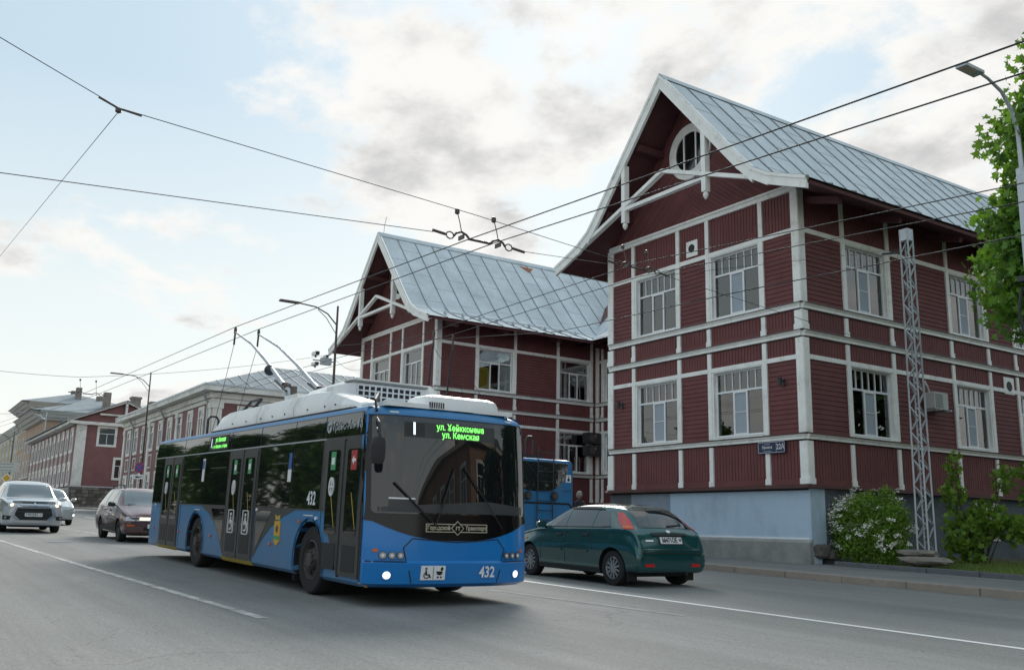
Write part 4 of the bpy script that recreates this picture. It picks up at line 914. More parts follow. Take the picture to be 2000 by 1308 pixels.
wire([(-41.5, 17.2, 9.0), (-46, 20.65, 9.4)], .008, 'short wire from the camera lamp post to the farther red house', 'service_wire', 'cross street span wires', .25)

# ------------------------------------------------------------------ plants
def leaf_cloud(pts, size, seed, droop=.35, quads=True, star=False):
    rnd = random.Random(seed); b = MB(); vs = b.v; fs = b.f
    if star: shp = [(0, -.45), (.18, -.25), (.5, -.28), (.34, -.02), (.55, .25), (.2, .2), (0, .6), (-.2, .2), (-.55, .25), (-.34, -.02), (-.5, -.28), (-.18, -.25)]
    else: shp = [(0, -.55), (.24, -.1), (.2, .25), (0, .6), (-.2, .25), (-.24, -.1)]
    for p in pts:
        s = size*rnd.uniform(.6, 1.3); n = Vector((rnd.gauss(0, 1), rnd.gauss(0, 1), rnd.gauss(.5, .8))).normalized(); a = n.cross(Vector((rnd.gauss(0, 1), rnd.gauss(0, 1), rnd.gauss(-droop*2, .6)))).normalized(); c = n.cross(a)
        i0 = len(vs)
        for (x, y) in shp: q = p+a*(x*s)+c*(y*s)-n*(abs(x)*.35*s); vs.append((q.x, q.y, q.z))
        fs.append(tuple(range(i0, i0+len(shp))))
    return b
def crown_points(blobs, n, seed, shell=.55):
    rnd = random.Random(seed); out = []
    wts = [r[0]*r[1]*r[2] for _, r in blobs]; tot = sum(wts)
    for (c, r), w in zip(blobs, wts):
        for _ in range(int(n*w/tot)):
            d = Vector((rnd.gauss(0, 1), rnd.gauss(0, 1), rnd.gauss(0, 1))).normalized(); k = (shell+(1-shell)*rnd.random())*rnd.uniform(.85, 1.08)
            out.append(Vector((c[0]+d.x*r[0]*k, c[1]+d.y*r[1]*k, c[2]+d.z*r[2]*k)))
    return out
def build_tree(name, label, loc, h, rad, seed, nleaf, leaf, m, group=None, star=True, low=.3, parts=26):
    rnd = random.Random(seed); t = thing(name, label, 'tree', loc, group=group)
    tr = MB(); pts = [(0, 0, 0), (.05, .0, h*.2), (-.06, .05, h*.45), (.03, -.02, h*.7), (0, 0, h*.92)]; tr.tube(pts, [h*.026, h*.022, h*.017, h*.010, h*.003], 10)
    blobs = []
    for k in range(parts):
        z = h*(low+(1-low)*(k+.5)/parts); q = (z/h-low)/(1-low); rr = rad*math.sin(math.pi*min(.97, .16+.80*q))**.75
        a = k*2.4+rnd.uniform(-.4, .4); d = rr*rnd.uniform(.45, .85); c = Vector((d*math.cos(a), d*math.sin(a), z+rnd.uniform(-.2, .2)*h*.05))
        br = rad*rnd.uniform(.28, .42); blobs.append((c, (br, br, br*.72)))
        tr.tube([(0, 0, max(h*.15, z-rad*.45)), (c.x*.5, c.y*.5, z-rad*.16), (c.x*.95, c.y*.95, z)], [h*.008, h*.005, h*.0015], 6)
    tr.build('trunk', 'bark', t, True, 60)
    leaf_cloud(crown_points(blobs, nleaf, seed, .35), leaf, seed+1, star=star).build('crown', m, t)
    return t
maple = build_tree('maple_tree', 'bright green maple at the edge of the frame beside the grey lamp mast', (-7.75, 21.6, gz(-8)+.15), 12.0, 3.9, 11, 52000, .18, 'leaf', low=.42, parts=36)
TR = [(-15+(-7.2)*i, -7.5-(i % 3)*1.3, .68+.08*((i*7) % 4)) for i in range(13)] + [(-1.0, 26, 1.15), (2.5, 31, 1.2), (-3.5, 41, 1.3), (5.5, 22.5, .8)]
for i, (x, y, s) in enumerate(TR):
    if i == 0: t0 = tt = build_tree('street_tree', 'leafy street tree across the road mirrored in the bus windows', (0, 0, 0), 8.6, 4.0, 23, 5200, .46, 'leaf_dark', 'trees across the road', False, .06, 30)
    else: tt = copy_tree(t0)
    if i > 12: tt['label'] = 'leafy tree on the lawn mirrored in the windows of the near house'; tt['group'] = 'trees on the lawn'
    tt.location = (x, y, gz(x)+.1); tt.scale = (s, s, s); tt.rotation_euler = (0, 0, i*1.3)
# flowering shrub
def shrub(name, label, loc, blobs, n, leaf, seed, m, flowers=0, stems=9, cat='shrub', star=False):
    rnd = random.Random(seed); t = thing(name, label, cat, loc); b = MB()
    for k in range(stems):
        c, r = blobs[k % len(blobs)]; e = Vector(c)+Vector((rnd.uniform(-.6, .6)*r[0], rnd.uniform(-.6, .6)*r[1], rnd.uniform(0, .7)*r[2])); s = Vector((e.x*.35, e.y*.35, 0)); b.tube([s, (s+e)/2+Vector((0, 0, .12)), e], [.022, .015, .006], 6)
    b.build('stems', 'bark', t)
    P = crown_points(blobs, n, seed, .45); leaf_cloud([p for p in P if p.z > .02], leaf, seed, star=star).build('foliage', m, t)
    if flowers:
        fb = MB(); cs = crown_points(blobs, flowers, seed+5, .93)
        cs = [p for p in cs if p.z > .35 and (p.y < .25 or p.z > 1.0) and rnd.random() < (.95 if p.x < -.2 and p.z > .8 else .28)]
        for p in cs:
            up_ = Vector((p.x, p.y, p.z-.7)).normalized()
            for _ in range(22):
                o_ = Vector((rnd.gauss(0, 1), rnd.gauss(0, 1), rnd.gauss(0, .5)))*.055; q = p+up_*.08+o_; s = rnd.uniform(.014, .026)
                n_ = (up_+Vector((rnd.gauss(0, .5), rnd.gauss(0, .5), rnd.gauss(0, .5)))).normalized(); a = n_.cross(Vector((1, .3, 0))).normalized(); c = n_.cross(a)
                fb.add([q+(a*math.cos(R(72*k))+c*math.sin(R(72*k)))*s for k in range(5)], [(0, 1, 2, 3, 4)])
        o = fb.build('blossom', 'blossom', t); o['kind'] = 'stuff'
    return t
gs = gz(-15.5)+.14
shrub('flowering_shrub', 'rounded green shrub covered in white blossom at the house corner', (-15.75, 21.85, gs), [((-.45, -.1, .95), (.75, .6, .75)), ((.35, 0, .85), (.8, .6, .75)), ((-.1, .05, 1.45), (.75, .5, .55)), ((-.75, -.1, 1.25), (.45, .4, .5)), ((.75, .0, 1.2), (.45, .4, .55)), ((-.3, -.2, .5), (.75, .5, .5)), ((.5, -.15, .5), (.7, .5, .5)), ((.45, .1, 1.75), (.3, .3, .4))], 16000, .075, 31, 'leaf_shrub', 430)
shrub('young_maple', 'young leafy maple sapling between the lattice mast and basement window', (-13.9, 23.3, gs), [((-.1, 0, .8), (.65, .5, .75)), ((.3, .3, 1.3), (.6, .45, .55)), ((-.35, 0, 1.9), (.35, .3, .5)), ((-.3, 0, 2.6), (.22, .22, .5)), ((.8, .5, 1.0), (.5, .4, .4)), ((.6, .6, 2.2), (.3, .3, .45))], 1150, .17, 33, 'leaf_shrub', 0, 12, star=True)
shrub('sapling', 'thin leafy sapling in front of the basement window', (-12.8, 24.6, gs), [((0, 0, 1.9), (.45, .4, .45)), ((-.3, .1, 2.5), (.4, .35, .25)), ((.4, .0, 1.3), (.45, .35, .35)), ((.2, .2, 2.2), (.5, .4, .3)), ((-.4, 0, 1.0), (.35, .3, .4)), ((.9, .3, 1.5), (.4, .3, .3))], 620, .17, 35, 'leaf_shrub', 0, 9, star=True)
# lawn: earth bank, grass blades, edging stones, slabs
lawn = sheet('lawn', 20.95, 60, .17, 'soil', -16.4, 60, 20)
for v in lawn.data.vertices:
    d = v.co.y-20.95; v.co.z += min(.12, d*.07)+.02*math.sin(v.co.x*3+v.co.y*2)
b = MB(); rnd = random.Random(5)
for k in range(30000):
    y = 20.98+abs(rnd.gauss(0, 2.4)); x = rnd.uniform(-16.3, -5.5)
    if x < -14.6 and y < 22.3 and rnd.random() < .8: continue
    z = gz(x)+.17+min(.12, (y-20.95)*.07)-.01; h = rnd.uniform(.03, .10)*(1+max(0, rnd.gauss(0, .5))); 
    if x > -12.2 and rnd.random() < .35: h *= 1.9
    a = rnd.uniform(0, 6.28); w = .006; lx, ly = rnd.gauss(0, .4)*h, rnd.gauss(0, .4)*h
    b.add([(x-w*math.cos(a), y-w*math.sin(a), z), (x+w*math.cos(a), y+w*math.sin(a), z), (x+lx, y+ly, z+h)], [(0, 1, 2)])
tag(b.build('grass', 'grass'), 'short rough grass growing on the bank beside the house', 'grass', kind='stuff')
kerb_row(pav, 20.72, 20.92, -16.1, 6, 1.3, .25, 'kerb_grey', 'edging_stone')
def slab(loc, s, seed, label):
    t = stone(None, (0, 0, 0), s, seed, 'slab', 'stone_slab'); t.location = loc; tag(t, label, 'stone', 'stone slabs on the bank'); return t
slab((-13.9, 21.35, .66), (.85, .32, .14), 8, 'flat grey stone slab lying in front of the lattice mast'); slab((-14.3, 21.62, .84), (.62, .30, .11), 9, 'second stone slab on top, right under the lattice mast')

# ------------------------------------------------------------------ trolleybuses
def boolean_cut(me, cutters):
    o = bpy.data.objects.new('tmp', me); COL.objects.link(o); cs = []
    for c in cutters:
        co = bpy.data.objects.new('cut', c); COL.objects.link(co); cs.append(co)
        md = o.modifiers.new('b', 'BOOLEAN'); md.operation = 'DIFFERENCE'; md.object = co; md.solver = 'EXACT'
    dg = bpy.context.evaluated_depsgraph_get(); dg.update()
    out = bpy.data.meshes.new_from_object(o.evaluated_get(dg))
    for x in [o]+cs: bpy.data.objects.remove(x)
    return out
def bvh_of(me): return BVHTree.FromPolygons([v.co.copy() for v in me.vertices], [tuple(p.vertices) for p in me.polygons])
def cyl_cut(x, y0, y1, z, r, n=28):
    b = MB(); b.lathe([(0.001, y0), (r, y0), (r, y1), (0.001, y1)], (x, 0, z), (0, 1, 0), n); return b.mesh('cut')
def wheel(parent, loc, r, w, style, side, name='wheel', spokes=9):
    # side -1 / +1: which way the outer face looks along y
    t = bpy.data.objects.new(name, None); COL.objects.link(t); t.parent = parent; t.location = loc; t.empty_display_size = .1
    ri = r*(.64 if style != 'bus' else .60); s = side
    pr = [(ri, -w/2*s), (r*.93, -w/2*s), (r*.985, -w*.42*s), (r, -w*.30*s), (r, w*.30*s), (r*.985, w*.42*s), (r*.93, w/2*s), (ri*1.03, w/2*s), (ri, w*.40*s)]
    MB().lathe(pr, (0, 0, 0), (0, 1, 0), 36, True).build('tyre', 'rubber', t, True, 35)
    if style == 'bus':
        b = MB(); b.lathe([(ri, w*.47*s), (ri*.93, w*.50*s), (ri*.90, w*.40*s), (ri*.86, w*.22*s), (ri*.55, w*.30*s), (ri*.50, w*.46*s), (ri*.36, w*.50*s), (ri*.34, w*.60*s), (0.001, w*.62*s)], (0, 0, 0), (0, 1, 0), 32)
        rim = b.build('rim', 'bus_rim', t, True, 40)
        for k in range(10):
            a = 2*math.pi*k/10; c = (math.cos(a)*ri*.44, w*.50*s, math.sin(a)*ri*.44)
            MB().lathe([(.018, -.01), (.018, .03), (.0, .035)], c, (0, s, 0), 6).build('wheel_nut', 'bus_rim', rim)
            a += .31; c = (math.cos(a)*ri*.72, w*.262*s, math.sin(a)*ri*.72)
            MB().lathe([(.042, -.01), (.042, .012), (0, .012)], c, (0, s, 0), 10).build('rim_hole', 'black', rim)
    else:
        b = MB(); b.lathe([(ri, w*.44*s), (ri*.95, w*.46*s), (ri*.90, w*.34*s), (ri*.86, w*.05*s), (0.001, w*.02*s)], (0, 0, 0), (0, 1, 0), 28)
        rim = b.build('rim', 'steel_rim' if style != 'steel' else 'bus_rim', t, True, 40)
        MB().lathe([(ri*.80, w*.06*s), (0.001, w*.07*s)], (0, 0, 0), (0, 1, 0), 20).build('brake_disc', 'dark_steel', rim)
        sp = MB()
        for k in range(spokes):
            a = 2*math.pi*k/spokes; d = Vector((math.cos(a), 0, math.sin(a)))
            sp.bar(d*ri*.16+Vector((0, w*.36*s, 0)), d*ri*.93+Vector((0, w*.34*s, 0)), ri*.17, w*.10, (0, 1, 0))
        sp.lathe([(ri*.24, w*.28*s), (ri*.22, w*.42*s), (.001, w*.43*s)], (0, 0, 0), (0, 1, 0), 16)
        sp.build('spokes', 'steel_rim' if style != 'steel' else 'bus_rim', rim)['kind'] = 'stuff'
    return t
BW, BL = 1.25, 11.9
def bus_outline(ins, lean):
    o = []; hw = BW-ins
    for k in range(25):
        y = -hw+2*hw*k/24; q = abs(y)/hw
        o.append((-lean-ins-.09*q**2-.15*q**6, y))
    o += [(-.36-lean*.5, hw), (-.8, hw)] + [(-x, hw) for x in (1.3, 2., 2.8, 4, 5.5, 7, 7.4, 8.6, 9.5, 10.8)]
    for k in range(6): a = R(90*k/5); o.append((-BL+.18+ins*.5-.18*math.sin(a)+(.0), hw-.18+.18*math.cos(a)))
    o += [(-BL+ins*.5-.02, hw*.5), (-BL+ins*.5-.03, 0)]
    half = o[25:]
    o += [(x, -y) for x, y in reversed(half[:-1])]
    return o
def make_bus(t, which):
    lv = [(.24, .05, .05), (.29, .0, .01), (.55, 0, -.02), (.58, .0, .015), (.85, 0, .02), (1.12, 0, .035), (1.16, 0, .04), (1.6, .004, .075), (2.0, .010, .105), (2.36, .018, .135), (2.46, .026, .15), (2.52, .045, .175), (2.565, .085, .21), (2.59, .16, .28)]
    rings = [[(x, y, z) for x, y in bus_outline(i, l)] for z, i, l in lv]
    b = MB(); b.grid(rings, True); n = len(rings[0])
    b.f.append(tuple(range(n))[::-1]); top = len(b.v)-n
    b.f.append(tuple(top+k for k in range(n)))
    me = b.mesh('body')
    me = boolean_cut(me, [cyl_cut(-2.08, -1.6, -.72, .46, .555), cyl_cut(-2.08, .72, 1.6, .46, .555), cyl_cut(-7.98, -1.6, -.6, .46, .555), cyl_cut(-7.98, .6, 1.6, .46, .555)])
    me.materials.clear()
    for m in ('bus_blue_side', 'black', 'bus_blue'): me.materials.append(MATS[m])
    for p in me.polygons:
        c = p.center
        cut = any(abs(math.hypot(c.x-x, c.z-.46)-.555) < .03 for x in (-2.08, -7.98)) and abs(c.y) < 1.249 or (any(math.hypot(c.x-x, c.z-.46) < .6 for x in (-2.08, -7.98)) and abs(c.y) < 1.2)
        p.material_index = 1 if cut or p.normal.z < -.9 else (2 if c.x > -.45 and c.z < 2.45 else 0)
    bv = bvh_of(me)
    body = link(me, 'body', None, t, True, 28)
    Rt = Frame((0, -BW, 0), (-1, 0, 0), (0, 0, 1), (0, -1, 0)); Lf = Frame((0, BW, 0), (-1, 0, 0), (0, 0, 1), (0, 1, 0)); Fr = Frame((0, -BW, 0), (0, 1, 0), (0, 0, 1), (1, 0, 0)); Re = Frame((-BL, -BW, 0), (0, 1, 0), (0, 0, 1), (-1, 0, 0))
    def q(nm, fr, poly, m, d=.008, par=t, **k): return decal(nm, bv, fr, poly, m, par, d, **k)
    def box(u0, u1, v0, v1): return [(u0, v0), (u1, v0), (u1, v1), (u0, v1)]
    # ---- side with the doors
    q('waist_band', Rt, box(.34, 11.72, 1.165, 2.50), 'bus_grey', .006, step=.2)
    for a, c in ((.36, 1.72), (1.76, 2.92), (2.95, 4.50), (4.54, 6.12), (6.16, 7.60), (7.63, 9.28), (9.32, 10.86), (10.90, 11.66)): q('top_window', Rt, box(a, c, 2.185, 2.485), 'bus_glass', .012, step=.11)
    for a, c in ((1.78, 2.92), (2.95, 4.48), (6.18, 7.60), (7.63, 9.28), (10.92, 11.66)): q('side_window', Rt, box(a, c, 1.19, 2.155), 'bus_glass', .012, step=.25)
    for a, c in ((3.0, 3.9), (6.3, 7.3), (8.0, 9.0)):
        w = q('vent_frame', Rt, box(a, c, 1.86, 1.875), 'bus_grey', .012, step=.9)
    q('trim_strip', Rt, box(.36, 11.66, 2.160, 2.180), 'galv', .014, step=2.)
    q('side_panel', Rt, [(6.14, 1.165), (7.78, 1.165), (7.55, 1.12), (7.15, 1.03), (6.8, .88), (6.5, .68), (6.28, .47), (6.16, .36), (6.14, .36)], 'bus_grey', .006)
    q('side_panel', Rt, [(4.50, 1.165), (4.50, .38), (4.46, .38), (4.32, .50), (4.05, .70), (3.72, .88), (3.35, 1.02), (3.0, 1.10), (2.7, 1.165)], 'bus_grey', .006)
    for a, c, e in ((6.2, 7.0, 1), (4.44, 3.72, -1)):
        q('side_pane', Rt, [(a, 1.12), (c+.0*e, 1.12), (c-.28*e, .86), (a+.06*e, .52)], 'bus_glass', .010)
    doors = ((.30, 1.68, 'front'), (4.54, 6.10, 'mid'), (9.34, 10.84, 'rear'))
    for a, c, nm in doors:
        dr = q('door', Rt, box(a, c, .30, 2.155), 'bus_grey', .012, step=.7)
        mid_ = (a+c)/2
        for l0, l1, k in ((a+.05, mid_-.02, 0), (mid_+.02, c-.05, 1)):
            # each leaf: raised stiles, a long pane, a lower panel
            q('door_leaf', Rt, box(l0, l1, .34, 2.12), 'bus_grey', .020, dr, step=.7)
            q('door_pane', Rt, rrect(l0+.11, l1-.11, .86, 2.0, .04), 'bus_glass', .024, dr, step=.4)
            q('kick_panel', Rt, box(l0+.10, l1-.10, .40, .74), 'car_trim', .024, dr, step=.5)
        q('gasket', Rt, box(mid_-.018, mid_+.018, .32, 2.14), 'rubber', .024, dr, step=.8)
        q('door_sill', Rt, box(a-.02, c+.02, .245, .295), 'yellow', .030, dr, step=.8)
        for l in ((a+mid_)/2, (c+mid_)/2):
            if nm == 'front' and l < mid_: q('sticker', Rt, box(l-.09, l+.09, 1.72, 1.98), 'sign_red', .027, dr); q('sticker_arrow', Rt, [(l+.06, 1.85), (l-.0, 1.79), (l-.0, 1.83), (l-.06, 1.83), (l-.06, 1.87), (l, 1.87), (l, 1.91)], 'white', .030, dr)
            else: q('sticker', Rt, box(l-.08, l+.08, 1.73, 1.98), 'sign_green', .027, dr); q('sticker_mark', Rt, rrect(l-.05, l+.05, 1.80, 1.90, .02), 'white', .030, dr)
        l = (c+mid_)/2
        bb = MB()
        for k in range(20):
            a0, a1 = 2*math.pi*k/20, 2*math.pi*(k+1)/20; bb.prism([(l+.085*math.cos(a0), 1.5+.13*math.sin(a0)), (l+.085*math.cos(a1), 1.5+.13*math.sin(a1)), (l+.065*math.cos(a1), 1.5+.10*math.sin(a1)), (l+.065*math.cos(a0), 1.5+.10*math.sin(a0))], Rt, .012, .034)
        bb.fbox(Rt, l-.012, l+.012, 1.40, 1.60, .012, .034); bb.fbox(Rt, l-.06, l+.06, 1.488, 1.512, .012, .034); bb.build('no_smoking_sticker', 'white', dr)
        for l in ((a+mid_)/2, (c+mid_)/2):   # rails seen through the panes
            q('grab_rail', Rt, [(l-.16, .95), (l-.145, .95), (l+.03, 1.42), (l+.015, 1.42)], 'yellow', .0255, dr)
    for sx, zz in ((4.92, .92), (5.72, .92)):
        bb = MB(); bb.fbox(Rt, sx-.15, sx+.15, zz-.2, zz-.185, .012, .034); bb.fbox(Rt, sx-.15, sx+.15, zz+.185, zz+.2, .012, .034); bb.fbox(Rt, sx-.15, sx-.135, zz-.2, zz+.2, .012, .034); bb.fbox(Rt, sx+.135, sx+.15, zz-.2, zz+.2, .012, .034)
        bb.prism(disc(sx, zz+.12, .03, 10), Rt, .012, .034); bb.fbox(Rt, sx-.02, sx+.02, zz-.02, zz+.08, .012, .034); bb.fbox(Rt, sx-.09, sx+.02, zz-.04, zz-.0, .012, .034)
        for k in range(14):
            a0, a1 = R(20+k*20), R(40+k*20); bb.prism([(sx+.09*math.cos(a0), zz-.06+.09*math.sin(a0)), (sx+.09*math.cos(a1), zz-.06+.09*math.sin(a1)), (sx+.07*math.cos(a1), zz-.06+.07*math.sin(a1)), (sx+.07*math.cos(a0), zz-.06+.07*math.sin(a0))], Rt, .012, .034)
        bb.build('wheelchair_sticker', 'white', t)
    # u runs towards the rear, so lettering is set in a frame that reads left to right
    Rl = Frame((0, -BW, 0), (1, 0, 0), (0, 0, 1), (0, -1, 0))
    def ltr(s, txt, z, size, m, **k): return lettering(txt, Rl, -s, z, size, m, t, .020, bvh=bv, **k)
    ltr(2.06, '432', 1.33, .27, 'white', width=.82, bold=.006); ltr(.98, 'Транс-Альфа', 2.33, .17, 'galv', width=.95, bold=.002)
    q('emblem', Rt, disc(1.60, 2.335, .085, 18), 'galv', .016); q('emblem_mark', Rt, [(1.66, 2.35), (1.54, 2.37), (1.54, 2.34), (1.60, 2.335), (1.60, 2.29), (1.63, 2.29), (1.63, 2.335)], 'bus_grey', .020)
    q('side_display', Rt, box(6.32, 7.52, 2.20, 2.47), 'black', .016)
    ltr(7.38, '1', 2.335, .24, 'led_white', width=.7, bold=.004); ltr(6.82, 'ул. Кемская', 2.395, .12, 'led_green', width=.9, bold=.003); ltr(6.84, 'а - ул. Мерецкова - ул. Кирова', 2.27, .085, 'led_green', width=.72, bold=.002)
    q('sticker', Rt, box(2.98, 3.10, 1.78, 2.02), 'sign_blue', .016); q('sticker', Rt, box(2.97, 3.11, 1.58, 1.77), 'white', .016); q('sticker', Rt, box(7.68, 7.83, 1.62, 2.06), 'white', .016); q('sticker', Rt, box(7.70, 7.81, 1.86, 2.02), 'sign_blue', .020)
    # coat of arms
    q('arms_shield', Rt, [(3.28, .98), (3.54, .98), (3.54, .68), (3.41, .60), (3.28, .68)], 'sign_yellow', .008); q('arms_field', Rt, [(3.29, .76), (3.53, .76), (3.53, .70), (3.29, .70)], 'sign_green', .011); q('arms_charge', Rt, disc(3.41, .86, .055, 10), 'brown_steel', .011); q('arms_crown', Rt, [(3.32, 1.0), (3.50, 1.0), (3.52, 1.08), (3.41, 1.05), (3.30, 1.08)], 'yellow', .009)
    for s, z, m in ((1.72, .52, 'lamp_orange'), (2.5, 1.0, 'lamp_orange'), (3.7, .62, 'lamp_orange'), (6.95, .62, 'lamp_red'), (9.2, .62, 'lamp_red'), (11.3, .62, 'lamp_red'), (1.86, 1.06, 'white'), (4.42, 1.14, 'white'), (11.35, 1.14, 'white')): q('side_marker', Rt, rrect(s-.035, s+.035, z-.022, z+.022, .01), m, .018)
    for fr in (Rt, Lf):
        for xx in (2.08, 7.98):
            arc = [(xx+.60*math.cos(R(a)), .46+.60*math.sin(R(a))) for a in range(-18, 199, 9)] + [(xx+.552*math.cos(R(a)), .46+.552*math.sin(R(a))) for a in range(198, -19, -9)]
            q('arch_trim', fr, arc, 'bus_blue_side', .016, step=.2)
    q('panel_seam', Rt, box(1.70, 1.712, .30, 1.16), 'black', .004); q('panel_seam', Rt, box(9.20, 9.212, .32, 1.16), 'black', .004)
    q('cap_line', Rt, box(2.0, 2.35, 1.085, 1.10), 'white', .006); q('cap_line', Rt, box(7.8, 8.15, 1.075, 1.09), 'white', .006)
    # ---- street side
    q('waist_band', Lf, box(.34, 11.72, 1.165, 2.50), 'bus_glass', .005, step=.6)
    for s in (1.6, 3.2, 4.8, 6.4, 8., 9.6): q('window_post', Lf, box(s, s+.05, 1.2, 2.48), 'bus_grey', .012)
    # ---- front
    curve = [(.015+2.47*k/24, 0) for k in range(25)]
    lowc = [(u, .835+.27*abs((u-1.25)/1.235)**2.4) for u, _ in curve]
    q('front_mask', Fr, lowc + [(2.485, 2.455), (.015, 2.455)], 'gloss_black', .006)
    ws = q('windscreen', Fr, rrect(.07, 2.43, 1.17, 2.435, .06), 'windscreen', .016, step=.1)
    dd = q('destination_display', Fr, box(.46, 1.86, 2.17, 2.375), 'bus_grey', .019, ws)
    q('display_field', Fr, box(.48, .75, 2.185, 2.36), 'gloss_black', .021, dd)
    lettering('1', Fr, .60, 2.275, .23, 'led_white', dd, .027, 1., .003, bvh=bv)
    for txt, u, z, sz, m, w in ( ('ул. Хейкконена', 1.30, 2.325, .118, 'led_green', .86), ('ул. Кемская', 1.30, 2.222, .118, 'led_green', .86)): lettering(txt, Fr, u, z, sz, m, dd, .026, w, .0022, bvh=bv)
    q('cab_shelf', Fr, [(.14, 1.19), (2.36, 1.19), (2.36, 1.30), (1.7, 1.36), (.14, 1.25)], 'bus_grey', .018, ws)
    q('route_board', Fr, box(.27, .62, 1.21, 1.36), 'bus_grey', .020, ws); q('route_board_edge', Fr, box(.27, .62, 1.355, 1.375), 'white', .0215, ws)
    # maker's cartouche in the dark band
    for p_ in (box(.78, 1.72, 1.045, 1.055), box(.78, 1.72, .945, .955), box(.78, .79, .955, 1.045), box(1.71, 1.72, .955, 1.045)): q('cartouche_line', Fr, p_, 'plaster_cream', .011)
    q('diamond', Fr, [(1.25, .905), (1.35, 1.0), (1.25, 1.095), (1.15, 1.0)], 'plaster_cream', .012); q('diamond_field', Fr, [(1.25, .918), (1.337, 1.0), (1.25, 1.082), (1.163, 1.0)], 'gloss_black', .014)
    for txt, u, sz in (('Городской', .965, .072), ('гт', 1.25, .085), ('Транспорт', 1.535, .072)): lettering(txt, Fr, u, 1.0, sz, 'plaster_cream', t, .018, .9, .002, bvh=bv)
    def seam(pts, fr=Fr, w=.007, m='black', d=.004):
        for (a, b_), (c, e) in zip(pts, pts[1:]):
            l = math.hypot(c-a, e-b_); nx, ny = -(e-b_)/l*w, (c-a)/l*w
            q('panel_seam', fr, [(a+nx, b_+ny), (a-nx, b_-ny), (c-nx, e-ny), (c+nx, e+ny)], m, d, depth=.01)
    seam([(.60, .86), (.48, .74), (.60, .30)]); seam([(1.90, .86), (2.02, .74), (1.90, .30)]); seam([(.60, .86), (1.25, .815), (1.90, .86)])
    seam([(.02, .565), (.52, .565)]); seam([(1.98, .565), (2.48, .565)])
    for sg in (0, 1):
        mu = (lambda u: u) if sg == 0 else (lambda u: 2.5-u)
        pl = [(mu(.03), .74), (mu(.46), .72), (mu(.50), .60), (mu(.03), .585)]
        hp = q('headlight_panel', Fr, pl if sg == 0 else pl[::-1], 'bus_blue', .010)
        for u in (.22, .33, .44):
            q('lens_ring', Fr, disc(mu(u), .645, .050, 18), 'dark_steel', .018, hp); q('headlight', Fr, disc(mu(u), .645, .041, 18), 'lamp_lens', .024, hp)
            q('lens_core', Fr, disc(mu(u), .645, .018, 10), 'white', .028, hp)
        q('indicator', Fr, rrect(*sorted((mu(.10), mu(.165))), .685, .725, .015), 'lamp_orange', .016, hp)
        q('fog_bezel', Fr, disc(mu(.27), .40, .065, 18), 'bus_blue', .012); q('fog_light', Fr, disc(mu(.27), .40, .047, 18), 'headlight', .018)
    pl = q('sign_plate', Fr, box(.72, 1.07, .34, .52), 'white', .012)
    bb = MB()
    def ic(poly): q('pictogram', Fr, poly, 'black', .018, pl)
    ic(box(.893, .897, .35, .51)); ic(disc(.79, .485, .014, 8)); ic([(.78, .465), (.80, .465), (.805, .415), (.845, .415), (.865, .37), (.85, .365), (.83, .40), (.785, .40)])
    for k in range(9):
        a0, a1 = R(100+k*26), R(126+k*26); ic([(.80+.042*math.cos(a0), .40+.042*math.sin(a0)), (.80+.042*math.cos(a1), .40+.042*math.sin(a1)), (.80+.032*math.cos(a1), .40+.032*math.sin(a1)), (.80+.032*math.cos(a0), .40+.032*math.sin(a0))])
    ic([(.935, .45), (1.03, .45), (1.02, .415), (.99, .40), (.955, .41)]); ic([(1.0, .46), (1.03, .46), (1.035, .495), (1.02, .505), (1.0, .495)]); ic(disc(.965, .375, .013, 8)); ic(disc(1.01, .375, .013, 8))
    lettering('432', Fr, 1.72, .43, .20, 'white', t, .014, .85, .005, bvh=bv)
    for (u0, v0, u1, v1) in ((.95, .99, .50, 1.40), (.90, 1.02, 1.10, 1.55), (1.95, 1.0, 1.50, 1.60)):
        P, Q_ = onto(bv, Fr, (u0, v0), .05), onto(bv, Fr, (u1, v1), .045)
        wp = MB().tube([P, (P+Q_)/2+Vector((.02, 0, 0)), Q_], .007, 6).build('wiper', 'black', t); D = (Q_-P).normalized(); MB().bar(Q_-D*.30, Q_+D*.25, .010, .02).build('wiper_blade', 'rubber', wp)
    # corner window beside the front door
    q('corner_window', Frame((0, -BW, 0), (-.45, .89, 0), (0, 0, 1), (.89, .45*-1, 0)), [(-.02, 1.02), (.16, 1.05), (.16, 2.40), (-.02, 2.40)], 'gloss_black', .004) if False else None
    for fr_ in (Rt, Lf): q('corner_pane', fr_, box(.06, .335, 1.09, 2.44), 'gloss_black', .005, step=.1)
    for sy in (-1, 1):
        cf = Frame((0, sy*BW, 0), (.8, -sy*.6, 0), (0, 0, 1), (.6, sy*.8, 0)); pp = [(-.33, 1.09), (.10, 1.05), (.10, 2.45), (-.33, 2.45)]
        q('corner_pillar', cf, pp, 'gloss_black', .009, step=.06)
    # mirrors
    for sy in (-1,):
        mr = MB()
        for k in range(7):
            z = 1.78+.33*k/6; f = [.75, .95, 1, 1, 1, .95, .75][k]
            mr.v += [(.14+.055*f*cx_, sy*1.30+.085*f*cy_, z) for cx_, cy_ in ((-1, -1), (0, -1.1), (1, -.9), (1.1, 0), (1, .9), (0, 1.1), (-1, 1))]
        mr.f += [(i*7+k, i*7+(k+1) % 7, (i+1)*7+(k+1) % 7, (i+1)*7+k) for i in range(6) for k in range(7)] + [tuple(range(7))[::-1], tuple(range(42, 49))]
        mo = mr.build('mirror', 'car_trim', t, True, 50)
        MB().tube([(-.25, sy*1.15, 2.32), (.05, sy*1.30, 2.36), (.16, sy*1.32, 2.30), (.16, sy*1.30, 2.12)], .018, 8).build('mirror_arm', 'dark_steel', mo)
